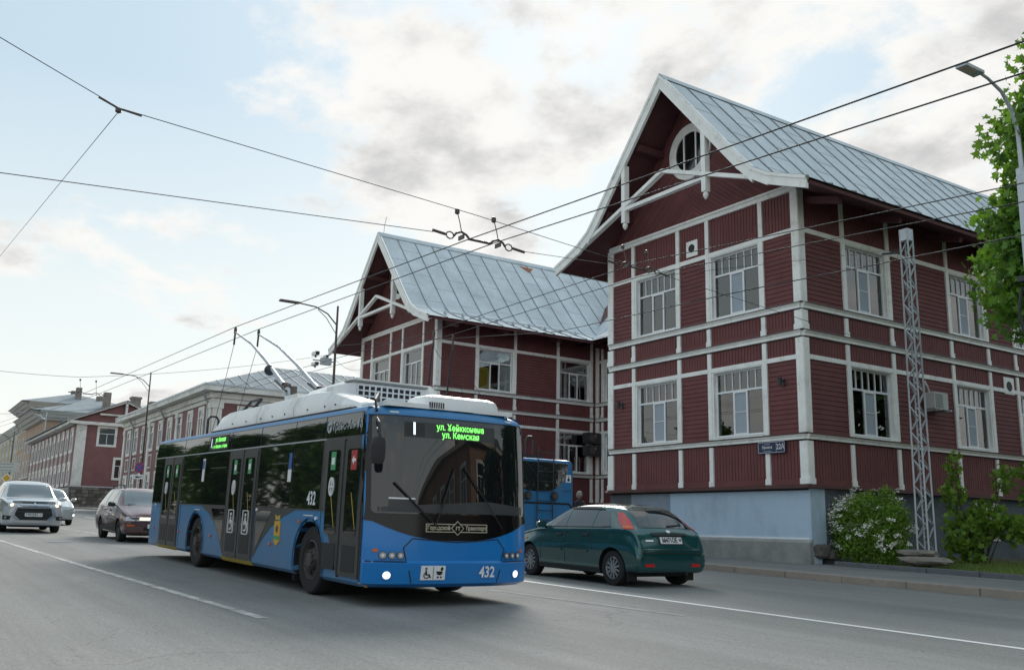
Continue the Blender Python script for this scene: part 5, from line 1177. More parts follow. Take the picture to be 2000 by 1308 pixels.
        MB().tube([(-.25, sy*1.15, 2.26), (.03, sy*1.28, 2.24), (.15, sy*1.31, 2.2)], .010, 6).build('mirror_arm', 'galv', mo)
    # ---- rear
    rw = [(.34+1.82*k/20, 1.74+.40*abs((k-10)/10)**3.2) for k in range(21)] + [(2.24, 2.5), (.26, 2.5)]
    q('rear_window', Re, rw, 'car_glass', .010); q('rear_line', Re, [(.0, 1.28), (.22, 1.46), (2.28, 1.46), (2.5, 1.28), (2.5, 1.22), (2.25, 1.41), (.25, 1.41), (0, 1.22)], 'black', .006)
    for u in (.75, 1.60): q('reel_plate', Re, disc(u, 1.62, .12, 18), 'dark_steel', .06); q('reel', Re, disc(u, 1.62, .07, 16), 'bus_rim', .11)
    ld = MB().tube([Re.p(.82, .55, .10), Re.p(.82, 2.9, .10)], .016, 6).build('ladder_rail', 'dark_steel', t); MB().tube([Re.p(1.32, .55, .10), Re.p(1.32, 2.9, .10)], .016, 6).build('ladder_rail', 'dark_steel', t)
    for k in range(9): MB().tube([Re.p(.83, .75+k*.25, .10), Re.p(1.31, .75+k*.25, .10)], .012, 6).build('ladder_rung', 'dark_steel', t)
    for u in (.10, 2.40):
        q('rear_lamp', Re, disc(u, 2.38, .03, 10), 'lamp_red', .02); q('rear_lamp', Re, disc(u, .9, .05, 12), 'lamp_red', .02); q('rear_lamp', Re, disc(u, .76, .05, 12), 'lamp_orange', .02)
    st = q('sticker', Re, box(.16, .34, 2.0, 2.2), 'white', .008); q('pictogram', Re, disc(.25, 2.07, .04, 10), 'black', .012, st); q('pictogram', Re, [(.24, 2.1), (.26, 2.1), (.26, 2.17), (.24, 2.17)], 'black', .012, st); lettering('ЕвроТД', Frame((-BL, BW, 0), (0, -1, 0), (0, 0, 1), (-1, 0, 0)), 2.2, 1.77, .07, 'dark_steel', t, .008)
    # ---- roof gear
    for sy in (-1, 1):
        ya, yb_, yc = sy*1.06, sy*.98, sy*.70; pr = [(1.15, 2.60, 2.62), (1.2, 2.60, 2.70), (2.4, 2.60, 2.96), (2.9, 2.60, 2.98), (4.8, 2.60, 2.97), (7.3, 2.60, 2.96), (7.75, 2.6, 2.90), (8.15, 2.60, 2.66)]
        f = MB(); f.grid([[(-s, ya, z0+.02), (-s, ya*.995, z0+(z1-z0)*.45), (-s, yb_, z1-.02), (-s, yb_-sy*.05, z1), (-s, yc, z1+.01), (-s, yc, z0)] for s, z0, z1 in pr])
        fo = f.build('roof_fairing', 'bus_white', t, True, 30)
        for s in (3.6, 5.4): MB().grid([[(-s+e, ya*1.003, 2.64), (-s+e, ya*.999, 2.765), (-s+e, yb_*1.005, 2.95), (-s+e, yb_-sy*.05, 2.975)] for e in (-.006, .006)]).build('fairing_joint', 'concrete', fo)
        for s in (1.9, 2.3, 3., 4., 4.6, 5.2, 6., 6.8): MB().lathe([(.016, 0), (.016, .01), (0, .012)], (-s, ya*.999, 2.70), (0, sy, 0), 6).build('bolt', 'dark_steel', fo)
        f = MB(); f.box(-1.1, -.30, sy*.35, sy*1.0, 2.58, 2.64); f.build('roof_front_cover', 'bus_white', t)
        MB().box(-8.1, -1.3, sy*1.1-.02*sy, sy*1.02, 2.56, 2.62).build('roof_gutter', 'black', t)
    bb = MB(); bb.grid([[(-2.55, y, z) for y, z in ((-.62, 2.6), (-.62, 3.12), (-.50, 3.22), (.86, 3.22), (.98, 3.12), (.98, 2.6))], [(-4.4, y, z) for y, z in ((-.62, 2.6), (-.62, 3.05), (-.45, 3.18), (.82, 3.18), (.98, 3.05), (.98, 2.6))], [(-4.75, y, z) for y, z in ((-.62, 2.6), (-.62, 2.9), (-.45, 2.95), (.82, 2.95), (.98, 2.9), (.98, 2.6))]])
    bb.f.append((0, 1, 2, 3, 4, 5)); bb.f.append((12, 13, 14, 15, 16, 17)[::-1]); bb.build('traction_box', 'bus_white', t, False)
    ac_ = MB(); ac_.grid([[(x, y, z) for y, z in ((-.95, 2.6), (-.95, 3.02), (-.62, 3.12), (.62, 3.12), (.95, 3.02), (.95, 2.6))] for x in (-2.30, -2.54)]); ac_.f.append((0, 1, 2, 3, 4, 5)); ao = ac_.build('climate_unit', 'bus_white', t)
    MB().box(-2.56, -2.26, -.66, .66, 3.125, 3.155).build('climate_lid', 'concrete', ao)
    g = Frame((-2.30, 0, 2.6), (0, 1, 0), (0, 0, 1), (1, 0, 0)); MB().fbox(g, -.55, .55, .08, .47, .002, .006).build('grille_back', 'black', ao)
    gb = MB()
    for k in range(12): gb.fbox(g, -.56+k*.1, -.535+k*.1, .06, .49, .006, .02)
    for k in range(6): gb.fbox(g, -.56, .565, .06+k*.083, .083+k*.083, .006, .018)
    gb.build('grille', 'bus_white', ao)['kind'] = 'stuff'
    em = MB().prism(disc(.1, .2, .26, 20, .5), g, .02, .03).build('emblem', 'bus_white', ao); MB().prism([(-.1, .27), (.28, .25), (.27, .22), (.1, .23), (.09, .12), (.04, .12), (.05, .19), (-.06, .2)], g, .03, .034).build('emblem_mark', 'dark_steel', em)
    for u in (-.75, .75): MB().prism(rrect(u-.08, u+.08, .1, .28, .01), g, .002, .012).build('unit_hatch', 'plaster_cream', ao); MB().prism(disc(u, .18, .045, 12), g, .012, .03).build('unit_cap', 'concrete', ao)
    dm = MB(); rr = [(.0, 1.), (.11, .99), (.175, .93), (.205, .8)]
    dm.grid([[(-.62+.32*sc*cx_, .18+.62*sc*cy_, 2.585+h) for cx_, cy_ in rrect(-1, 1, -1, 1, .28)] for h, sc in rr], True); n_ = len(rrect(-1, 1, -1, 1, .28)); dm.f.append(tuple(3*n_+k for k in range(n_))); do = dm.build('roof_hatch', 'bus_white', t, True, 35)
    for k in range(7): MB().box(-.31, -.292, -.36+k*.035, -.345+k*.035, 2.60, 2.68).build('hatch_slot', 'dark_steel', do)
    MB().tube([(-.35, -1.12, 2.50), (-.5, -1.08, 2.66), (-.8, -.9, 2.78), (-1.2, -.7, 2.7)], .018, 6).build('cable', 'black', t)
    for u in (.35, 2.15): q('marker_lamp', Fr, rrect(u-.06, u+.06, 2.475, 2.505, .01), 'galv', .012)
    MB().box(-5.75, -5.1, -.45, .75, 2.6, 3.2).build('pole_base_box', 'bus_white', t); MB().box(-6.7, -5.8, -.45, .75, 2.6, 3.08).build('pole_base_plinth', 'plinth_patch', t)
    rk = MB()
    for sx in (-6.9, -7.5): rk.bar((sx, -.75, 2.9), (sx+.3, -.6, 3.2), .04, .04)
    rk.bar((-7.5+.3, -.6, 3.2), (-6.6, -.6, 3.2), .04, .04); rk.build('catcher_frame', 'dark_steel', t)
    pb = MB().box(-11.5, -10.5, -.5, .5, 2.6, 2.68).build('pole_rest_base', 'dark_steel', t)
    MB().tube([(-10.7, -.45, 2.66)]+[(-10.7-.0*k, -.45+.25*math.sin(R(k*22.5))*0, 2.66) for k in (0,)]+[(-10.6, -.2, 2.95), (-10.62, -.08, 3.02), (-10.62, .02, 2.95), (-10.62, .05, 2.68)], .028, 8).build('pole_rest', 'dark_steel', t)
    MB().tube([(-11.2, -.3, 2.68), (-11.2, -.3, 3.12), (-11.2, -.24, 3.2), (-11.2, -.12, 3.2), (-11.2, -.06, 3.12), (-11.2, -.06, 2.68)], .028, 8).build('pole_rest', 'dark_steel', t)
    # wheels, underframe
    for x, w_ in ((-2.08, .30), (-7.98, .30)):
        for sy in (-1, 1): wheel(t, (x, sy*1.06, .475), .475, w_, 'bus', sy)
    MB().box(-11.2, -.6, -.85, .85, .22, .30).build('underframe', 'black', t)
    for sy in (-1, 1): MB().box(-2.76, -2.72, sy*.86, sy*1.20, .14, .46).build('mud_flap', 'rubber', t)
    return bv
def trolley_poles(t, bases, tips, inv, m='galv', k=1.):
    # bases local; tips given in the world and brought into the bus's frame
    for (bx, by, bz), tip in zip(bases, tips):
        T = inv @ Vector(tip); B = Vector((bx, by, bz)); D = T-B
        pl = MB().tube([B+D*.10, B+D*.35+Vector((0, 0, .07)), B+D*.65+Vector((0, 0, .08)), T+Vector((0, 0, -.06))], [.042*k, .036*k, .028*k, .019*k], 10).build('trolley_pole', m, t, True, 40)
        MB().lathe([(.0, -.09), (.03, -.09), (.035, .0), (.02, .06), (.0, .06)], T, (0, 0, 1), 10).build('collector_head', 'insulator', pl)
        MB().tube([B+Vector((.25, 0, -.32)), B+Vector((.05, 0, -.06)), B+D*.10], [.085, .075, .05], 10).build('pole_socket', 'galv', pl)
        MB().lathe([(.075, -.07), (.085, 0), (.075, .07)], B+Vector((0, 0, .02)), (0, 1, 0), 12).build('socket_hinge', 'brown_steel', pl)
        for sy in (-.09, .09): MB().tube([B+Vector((.28, sy, -.1)), B+D*.14+Vector((0, sy*.6, -.05))], .022, 8).build('spring', 'brown_steel', pl)
        MB().lathe([(.06, -.14), (.06, .1), (.0, .1)], B+Vector((.42, 0, -.12)), (0, 0, 1), 10).build('damper', 'brown_steel', pl)
        pts = [T+Vector((0, 0, -.08)), T+Vector((-.02, 0, -.35))]
        MB().tube(pts, .022, 6).build('rope_grip', 'insulator', pl)
        MB().tube([pts[1], (pts[1]+Vector((-BL-.05, by*.6, 1.9)))/2+Vector((0, 0, -.15)), Vector((-BL-.05, by*.6, 1.9))], .006, 5).build('pole_rope', 'dark_steel', pl)
bus1 = thing('trolleybus', 'blue trolleybus with number 432 and a lit route display facing the camera', 'trolleybus', (-11.0, 6.45, .225), (0, .0205, 0), 'trolleybuses in the street')
make_bus(bus1, 1)
bpy.context.view_layer.update()
T1 = [(-20.75, 6.2, 5.50), (-20.95, 6.8, 5.56)]
trolley_poles(bus1, [(-6.2, -.28, 3.42), (-6.2, .42, 3.42)], T1, bus1.matrix_world.inverted())
MB().lathe([(.11*math.sin(R(a)), -.11*math.cos(R(a))) for a in range(0, 181, 15)], (-7.22, -.28, 3.86), (0, 0, 1), 16).build('pole_ball', 'dark_steel', bus1, True)
bus2 = thing('trolleybus', 'second blue trolleybus seen from behind with a ladder on its rear window', 'trolleybus', (-33.85, 15.0, gz(-33.85)+.0), (0, -.025, math.pi), 'trolleybuses in the street')
def dup_children(src, dst):
    for ch in list(src.children):
        if ch.name.split('.')[0] in ('trolley_pole', 'pole_ball'): continue
        copy_tree(ch, dst)
bus2.scale = (1.05, 1.05, 1.05)
dup_children(bus1, bus2)
bpy.context.view_layer.update()
T2 = [(-20.59, 11.2, 6.05), (-20.66, 11.8, 6.05)]
trolley_poles(bus2, [(-6.2, .42, 3.42), (-6.2, -.28, 3.42)], T2, bus2.matrix_world.inverted(), 'dark_steel', .8)

# ------------------------------------------------------------------ cars
def cr(p0, p1, p2, p3, t): return .5*((2*p1)+(-p0+p2)*t+(2*p0-5*p1+4*p2-p3)*t*t+(-p0+3*p1-3*p2+p3)*t**3)
def resample(seq, k):
    out = []; n = len(seq)
    for i in range(n-1):
        a, b_, c, d = seq[max(0, i-1)], seq[i], seq[i+1], seq[min(n-1, i+2)]
        for j in range(k): t = j/k; out.append(tuple(cr(a[q], b_[q], c[q], d[q], t) for q in range(len(b_))))
    out.append(tuple(seq[-1])); return out
def car_shell(st, wheels, wr, crown=.03, bulge=.03):
    rows = []
    for (x, zb, zl, zt, ws, wb, wt) in resample(st, 4):
        zm = zb+(zl-zb)*.52; g = zt-zl
        sec = [(0, zb), (ws*.6, zb), (ws*.93, zb+.01), (ws, zb+.09), (ws+bulge*.6, zm-.1), (ws+bulge, zm+.06), (wb+bulge*.35, zl-.06), (wb, zl), (wb+(wt-wb)*.5+.012*min(1, g*3), zl+g*.5), (wt+.02, zt-.05*min(1, g*3+.25)), (wt*.90, zt-.012), (wt*.5, zt+crown*.75), (0, zt+crown)]
        sec = resample(sec, 3)
        rows.append([(x, y, z) for y, z in sec] + [(x, -y, z) for y, z in reversed(sec[1:-1])])
    b = MB(); b.grid(rows, True); n = len(rows[0]); b.f.append(tuple(range(n))); b.f.append(tuple(len(b.v)-n+k for k in range(n))[::-1])
    me = b.mesh('body')
    return boolean_cut(me, [cyl_cut(x, sy*2.0, sy*(wy-.2), wr, wr+.055, 24) if sy > 0 else cyl_cut(x, -2.0, -(wy-.2), wr, wr+.055, 24) for x, wy in wheels for sy in (-1, 1)])
def make_car(name, label, loc, heading, pitch, spec, paint, sc=1.):
    t = thing(name, label, 'car', loc, (0, pitch, heading)); t.scale = (sc, sc, sc)
    me = car_shell(spec['st'], spec['wheels'], spec['wr']); me.materials.clear(); me.materials.append(MATS[paint]); me.materials.append(MATS['black'])
    for p in me.polygons:
        c = p.center
        if p.normal.z < -.85 and c.z < .35 or any(math.hypot(c.x-x, c.z-spec['wr']) < spec['wr']+.06 and abs(c.y) < wy+.06 and abs(p.normal.y) < .75 or (math.hypot(c.x-x, c.z-spec['wr']) < spec['wr']+.05 and abs(c.y) < wy-.1) for x, wy in spec['wheels']): p.material_index = 1
    bv = bvh_of(me); link(me, 'body', None, t, True, 38)
    fr = dict(R=Frame((0, 0, 0), (1, 0, 0), (0, 0, 1), (0, -1, 0)), L=Frame((0, 0, 0), (1, 0, 0), (0, 0, 1), (0, 1, 0)), F=Frame((0, 0, 0), (0, 1, 0), (0, 0, 1), (1, 0, 0)), B=Frame((0, 0, 0), (0, 1, 0), (0, 0, 1), (-1, 0, 0)), T=Frame((0, 0, 0), (1, 0, 0), (0, 1, 0), (0, 0, 1)))
    for s in (-1, 1):
        fr['FC%d' % s] = Frame((spec['fc'][0], s*spec['fc'][1], 0), (-s*.64, .77, 0) if s > 0 else (.64, .77, 0), (0, 0, 1), (.77, s*.64, 0)); fr['BC%d' % s] = Frame((spec['bc'][0], s*spec['bc'][1], 0), (s*.64, .77, 0) if s > 0 else (-.64, .77, 0), (0, 0, 1), (-.77, s*.64, 0))
    par = {}
    for d in spec['decals']:
        nm, f, poly, m = d[:4]
        if f[1:2] == 'C': poly = mir(poly)
        off = d[4] if len(d) > 4 else .006; pn = d[5] if len(d) > 5 else None
        sides = ('R', 'L') if f == 'S' else (f,)
        for s in sides:
            o = decal(nm, bv, fr[s], poly, m, par.get(pn, t), off, step=.07, depth=.02); par[nm] = o
    for (f, txt, u, v, sz, w) in spec.get('text', ()):
        ff = fr[f] if f == 'F' else Frame((0, 0, 0), (0, -1, 0), (0, 0, 1), (-1, 0, 0))
        lettering(txt, ff, u, v, sz, 'black', par.get('number_plate', t), .024, w, .003, bvh=bv)
    for x, wy in spec['wheels']:
        for sy in (-1, 1): wheel(t, (x, sy*(wy-.06), spec['wr']), spec['wr'], spec.get('ww', .20), spec['wstyle'], sy, spokes=spec.get('spokes', 9))
    for sy in (-1, 1):
        mx_, my_, mz_ = spec['mirror']; b = MB(); ring = rrect(-.10, .10, -.065, .065, .04, 2)
        rows = [[(mx_+dx, sy*(my_+.02)+u*s_, mz_+v*s_) for u, v in ring] for dx, s_ in ((-.05, .97), (-.02, 1.), (.04, .9), (.08, .5))]
        b.grid(rows, True); n = len(ring); b.f.append(tuple(range(n))[::-1]); b.f.append(tuple(3*n+k for k in range(n))); mo = b.build('mirror', spec.get('mirror_mat', paint), t, True, 40)
        MB().bar((mx_, sy*(my_-.16), mz_-.05), (mx_, sy*my_, mz_-.03), .05, .03).build('mirror_stem', 'car_trim', mo)
    MB().box(spec['wheels'][1][0]-.3, spec['wheels'][0][0]+.3, -.6, .6, .17, .24).build('underbody', 'black', t)
    for sy in (-1, 1):
        if spec.get('flaps'): MB().box(spec['wheels'][1][0]-spec['wr']-.07, spec['wheels'][1][0]-spec['wr']-.05, sy*.58, sy*.80, .10, .32).build('mud_flap', 'rubber', t)
    return t, bv
def px(*a): return list(a)
def mir(p): return [(-u, v) for u, v in p]
plate_b = rrect(-.26, .26, .0, .112, .01)
def shift(p, u, v): return [(a+u, c+v) for a, c in p]
# green hatchback
hatch = dict(fc=(1.88, .74), bc=(-1.58, .70), wr=.31, wheels=((1.21, .80), (-1.405, .80)), wstyle='alloy', spokes=11, mirror=(.72, .90, 1.02), flaps=True, ww=.2,
  st=[(2.07, .32, .58, .62, .52, .50, .40), (2.03, .24, .64, .69, .66, .62, .50), (1.85, .20, .75, .80, .80, .75, .60), (1.40, .19, .86, .91, .845, .80, .66), (1.05, .18, .92, .965, .85, .82, .69), (.85, .18, .945, 1.05, .85, .825, .69), (.45, .18, .96, 1.25, .85, .83, .64), (.12, .18, .97, 1.375, .85, .83, .60), (-.25, .18, .98, 1.42, .85, .835, .59), (-.7, .18, .995, 1.425, .85, .835, .585), (-1.15, .18, 1.01, 1.405, .85, .835, .57), (-1.42, .20, 1.02, 1.365, .848, .828, .56), (-1.64, .22, 1.015, 1.25, .84, .82, .565), (-1.80, .24, .995, 1.09, .83, .805, .60), (-1.90, .25, .955, .995, .825, .795, .64), (-1.99, .25, .85, .885, .815, .785, .68), (-2.06, .27, .68, .71, .80, .775, .68), (-2.09, .33, .58, .60, .72, .70, .62)],
  decals=[('side_window', 'S', px((.66, 1.0), (.03, .99), (.03, 1.335), (.16, 1.325), (.42, 1.20)), 'car_glass'), ('side_window', 'S', px((-.03, .99), (-.80, 1.01), (-.80, 1.345), (-.03, 1.345)), 'car_glass'), ('side_window', 'S', px((-.86, 1.01), (-1.32, 1.05), (-1.10, 1.30), (-.86, 1.335)), 'car_glass'),
    ('window_visor', 'S', px((.12, 1.345), (-.02, 1.368), (-.82, 1.368), (-.95, 1.34), (-.80, 1.335), (-.02, 1.335)), 'car_trim', .02),
    ('windscreen', 'F', px((-.66, 1.0), (.66, 1.0), (.56, 1.34), (-.56, 1.34)), 'car_glass'),
    ('rear_window', 'B', px((-.60, 1.035), (.60, 1.035), (.50, 1.335), (-.50, 1.335)), 'car_glass', .008), ('spoiler_lip', 'B', px((-.50, 1.335), (.50, 1.335), (.48, 1.365), (-.48, 1.365)), 'car_trim', .014),
    ('tail_light', 'BC-1', px((.02, 1.00), (-.17, 1.00), (-.12, 1.12), (.02, 1.29), (.13, 1.30), (.10, 1.12)), 'lamp_red', .012), ('tail_light', 'BC1', px((-.02, 1.00), (.17, 1.00), (.12, 1.12), (-.02, 1.29), (-.13, 1.30), (-.10, 1.12)), 'lamp_red', .012),
    ('tail_indicator', 'BC-1', px((.03, 1.015), (-.13, 1.015), (-.11, 1.06), (.03, 1.06)), 'lamp_orange', .016), ('tail_indicator', 'BC1', px((-.03, 1.015), (.13, 1.015), (.11, 1.06), (-.03, 1.06)), 'lamp_orange', .016),
    ('boot_handle', 'B', rrect(-.42, .42, .905, .945, .015), 'car_trim', .018), ('rear_emblem', 'B', disc(0, .975, .05, 14, .5), 'chrome', .014),
    ('number_plate_recess', 'B', rrect(-.30, .30, .745, .895, .02), 'car_trim', .006), ('number_plate', 'B', rrect(-.26, .26, .765, .877, .01), 'plate', .016), ('bumper_ridge', 'B', px((-.74, .60), (.74, .60), (.74, .615), (-.74, .615)), 'car_trim', .012), ('bumper_step', 'B', px((-.70, .66), (.70, .66), (.72, .672), (-.72, .672)), 'chrome', .004),
    ('reflector', 'B', rrect(-.66, -.44, .36, .42, .02), 'lamp_red', .012), ('reflector', 'B', rrect(.44, .66, .36, .42, .02), 'lamp_red', .012), ('wiper', 'B', px((-.05, 1.055), (-.42, 1.085), (-.42, 1.10), (-.05, 1.075)), 'black', .025), ('badge', 'B', rrect(.42, .60, .80, .825, .01), 'chrome', .012),
    ('belt_line', 'S', px((.72, .975), (.72, .99), (-1.34, 1.035), (-1.34, 1.02)), 'car_trim', .008), ('door_gap', 'S', px((-.012, .34), (.0, .34), (.006, .985), (-.006, .985)), 'black', .003), ('door_gap', 'S', px((.78, .36), (.79, .36), (.80, .95), (.79, .95)), 'black', .003), ('door_gap', 'S', px((-.86, .62), (-.85, .62), (-.80, 1.0), (-.81, 1.0)), 'black', .003),
    ('door_handle', 'S', rrect(.10, .28, .835, .875, .015), 'car_trim', .022), ('door_handle', 'S', rrect(-.72, -.54, .855, .895, .015), 'car_trim', .022), ('rub_strip', 'S', rrect(.08, .74, .545, .585, .012), 'car_green', .022), ('rub_strip', 'S', rrect(-.72, -.06, .55, .59, .012), 'car_green', .022), ('sill_trim', 'S', px((.84, .22), (-1.02, .22), (-1.02, .29), (.84, .29)), 'car_trim', .008),
    ('side_indicator', 'S', rrect(1.30, 1.42, .72, .755, .01), 'lamp_orange', .012), ('headlight', 'FC-1', px((-.25, .66), (.10, .62), (.10, .74), (-.22, .80)), 'lamp_lens', .01), ('headlight', 'FC1', px((.25, .66), (-.10, .62), (-.10, .74), (.22, .80)), 'lamp_lens', .01), ('grille', 'F', rrect(-.40, .40, .50, .58, .03), 'black', .01), ('roof_panel', 'T', px((.05, -.50), (.05, .50), (-1.05, .48), (-1.05, -.48)), 'gloss_black', .004)],
  text=[('B', 'М471ОЕ', -.04, .82, .115, .85), ('B', '10', .205, .83, .075, .9)])
focus, fbv = make_car('green_hatchback', 'dark green hatchback seen from behind in the lane next to the kerbside houses', (-14.86, 11.97, gz(-14.86)), math.pi, -.020, hatch, 'car_green')
MB().tube([(.6, 0, 1.46), (.0, 0, 1.52)], .008, 6).build('antenna', 'black', focus) if False else None
MB().tube([(-1.9, -.35, .24), (-2.08, -.35, .24)], .025, 8).build('exhaust', 'dark_steel', focus)
# silver off-roader
suv = dict(fc=(2.14, .76), bc=(-2.2, .8), wr=.345, wheels=((1.38, .85), (-1.29, .85)), wstyle='alloy', spokes=9, mirror=(.72, 1.02, 1.10), ww=.23,
  st=[(2.30, .36, .80, .86, .60, .58, .50), (2.27, .26, .88, .93, .74, .70, .60), (2.12, .22, .95, 1.0, .86, .80, .68), (1.70, .22, 1.02, 1.07, .895, .84, .70), (1.2, .22, 1.06, 1.11, .90, .86, .72), (.98, .22, 1.075, 1.16, .90, .865, .73), (.55, .22, 1.08, 1.42, .90, .87, .69), (.20, .22, 1.085, 1.58, .90, .87, .66), (-.3, .22, 1.09, 1.655, .90, .87, .65), (-1.2, .22, 1.11, 1.65, .90, .87, .64), (-1.8, .24, 1.12, 1.58, .89, .86, .62), (-2.12, .26, 1.10, 1.30, .88, .84, .66), (-2.27, .28, .95, 1.0, .85, .81, .70), (-2.34, .34, .70, .75, .78, .76, .66)],
  decals=[('windscreen', 'F', px((-.72, 1.14), (.72, 1.14), (.62, 1.56), (-.62, 1.56)), 'car_glass_light'), ('side_window', 'S', px((.66, 1.12), (-.05, 1.12), (-.05, 1.52), (.28, 1.48)), 'car_glass'), ('side_window', 'S', px((-.10, 1.12), (-1.0, 1.13), (-1.0, 1.54), (-.10, 1.53)), 'car_glass'), ('side_window', 'S', px((-1.06, 1.14), (-1.72, 1.18), (-1.5, 1.5), (-1.06, 1.54)), 'car_glass'),
    ('bonnet_guard', 'F', px((-.64, .965), (.64, .965), (.62, 1.015), (-.62, 1.015)), 'gloss_black', .02), ('grille', 'F', px((-.50, .82), (.50, .82), (.60, .95), (-.60, .95)), 'black', .008), ('chrome_bar', 'F', px((-.42, .895), (.42, .895), (.46, .925), (-.46, .925)), 'chrome', .018), ('chrome_bar', 'F', px((-.52, .835), (.52, .835), (.50, .862), (-.50, .862)), 'chrome', .018),
    ('lower_grille', 'F', px((-.46, .42), (.46, .42), (.56, .56), (.50, .80), (-.50, .80), (-.56, .56)), 'black', .010), ('bumper_blade', 'F', px((-.52, .80), (-.60, .80), (-.66, .55), (-.44, .40), (-.40, .43), (-.56, .57)), 'chrome', .022), ('bumper_blade', 'F', px((.52, .80), (.60, .80), (.66, .55), (.44, .40), (.40, .43), (.56, .57)), 'chrome', .022), ('skid_plate', 'F', px((-.52, .335), (.52, .335), (.60, .39), (-.60, .39)), 'chrome', .016), ('grille_slat', 'F', px((-.50, .66), (.50, .66), (.50, .69), (-.50, .69)), 'dark_steel', .016),
    ('headlight', 'FC-1', px((-.34, .83), (.04, .84), (.08, .93), (-.36, .965)), 'lamp_lens', .012), ('bulb', 'FC-1', disc(-.16, .89, .045, 12), 'headlight_warm', .018), ('headlight', 'FC1', px((.34, .83), (-.04, .84), (-.08, .93), (.36, .965)), 'lamp_lens', .012), ('bulb', 'FC1', disc(.16, .89, .045, 12), 'headlight_warm', .018), ('fog_recess', 'FC-1', px((-.16, .42), (.14, .42), (.10, .56), (-.18, .54)), 'car_trim', .008), ('fog_recess', 'FC1', px((.16, .42), (-.14, .42), (-.10, .56), (.18, .54)), 'car_trim', .008), ('fog_light', 'FC-1', disc(-.03, .49, .035, 12), 'lamp_lens', .014), ('fog_light', 'FC1', disc(.03, .49, .035, 12), 'lamp_lens', .014),
    ('number_plate', 'F', rrect(-.26, .26, .53, .642, .01), 'plate', .024), ('emblem_diamond', 'F', px((0, .90), (.035, .94), (0, .98), (-.035, .94)), 'chrome', .03), ('emblem_diamond', 'F', px((-.005, .895), (-.04, .857), (-.09, .857), (-.055, .895)), 'chrome', .03), ('emblem_diamond', 'F', px((.005, .895), (.04, .857), (.09, .857), (.055, .895)), 'chrome', .03),
    ('sill_trim', 'S', px((.98, .26), (-.88, .26), (-.88, .38), (.98, .38)), 'car_trim', .01), ('door_gap', 'S', px((-.06, .42), (-.05, .42), (-.05, 1.1), (-.06, 1.1)), 'black', .003)],
  text=[('F', 'М812НА', -.05, .586, .11, .85), ('F', '10', .195, .592, .075, .9)])
make_car('silver_offroader', 'silver off-roader with lit headlights leading the cars at the left edge', (-36.9, 4.25, gz(-36.9)), 0, .024, suv, 'car_silver', 1.0)
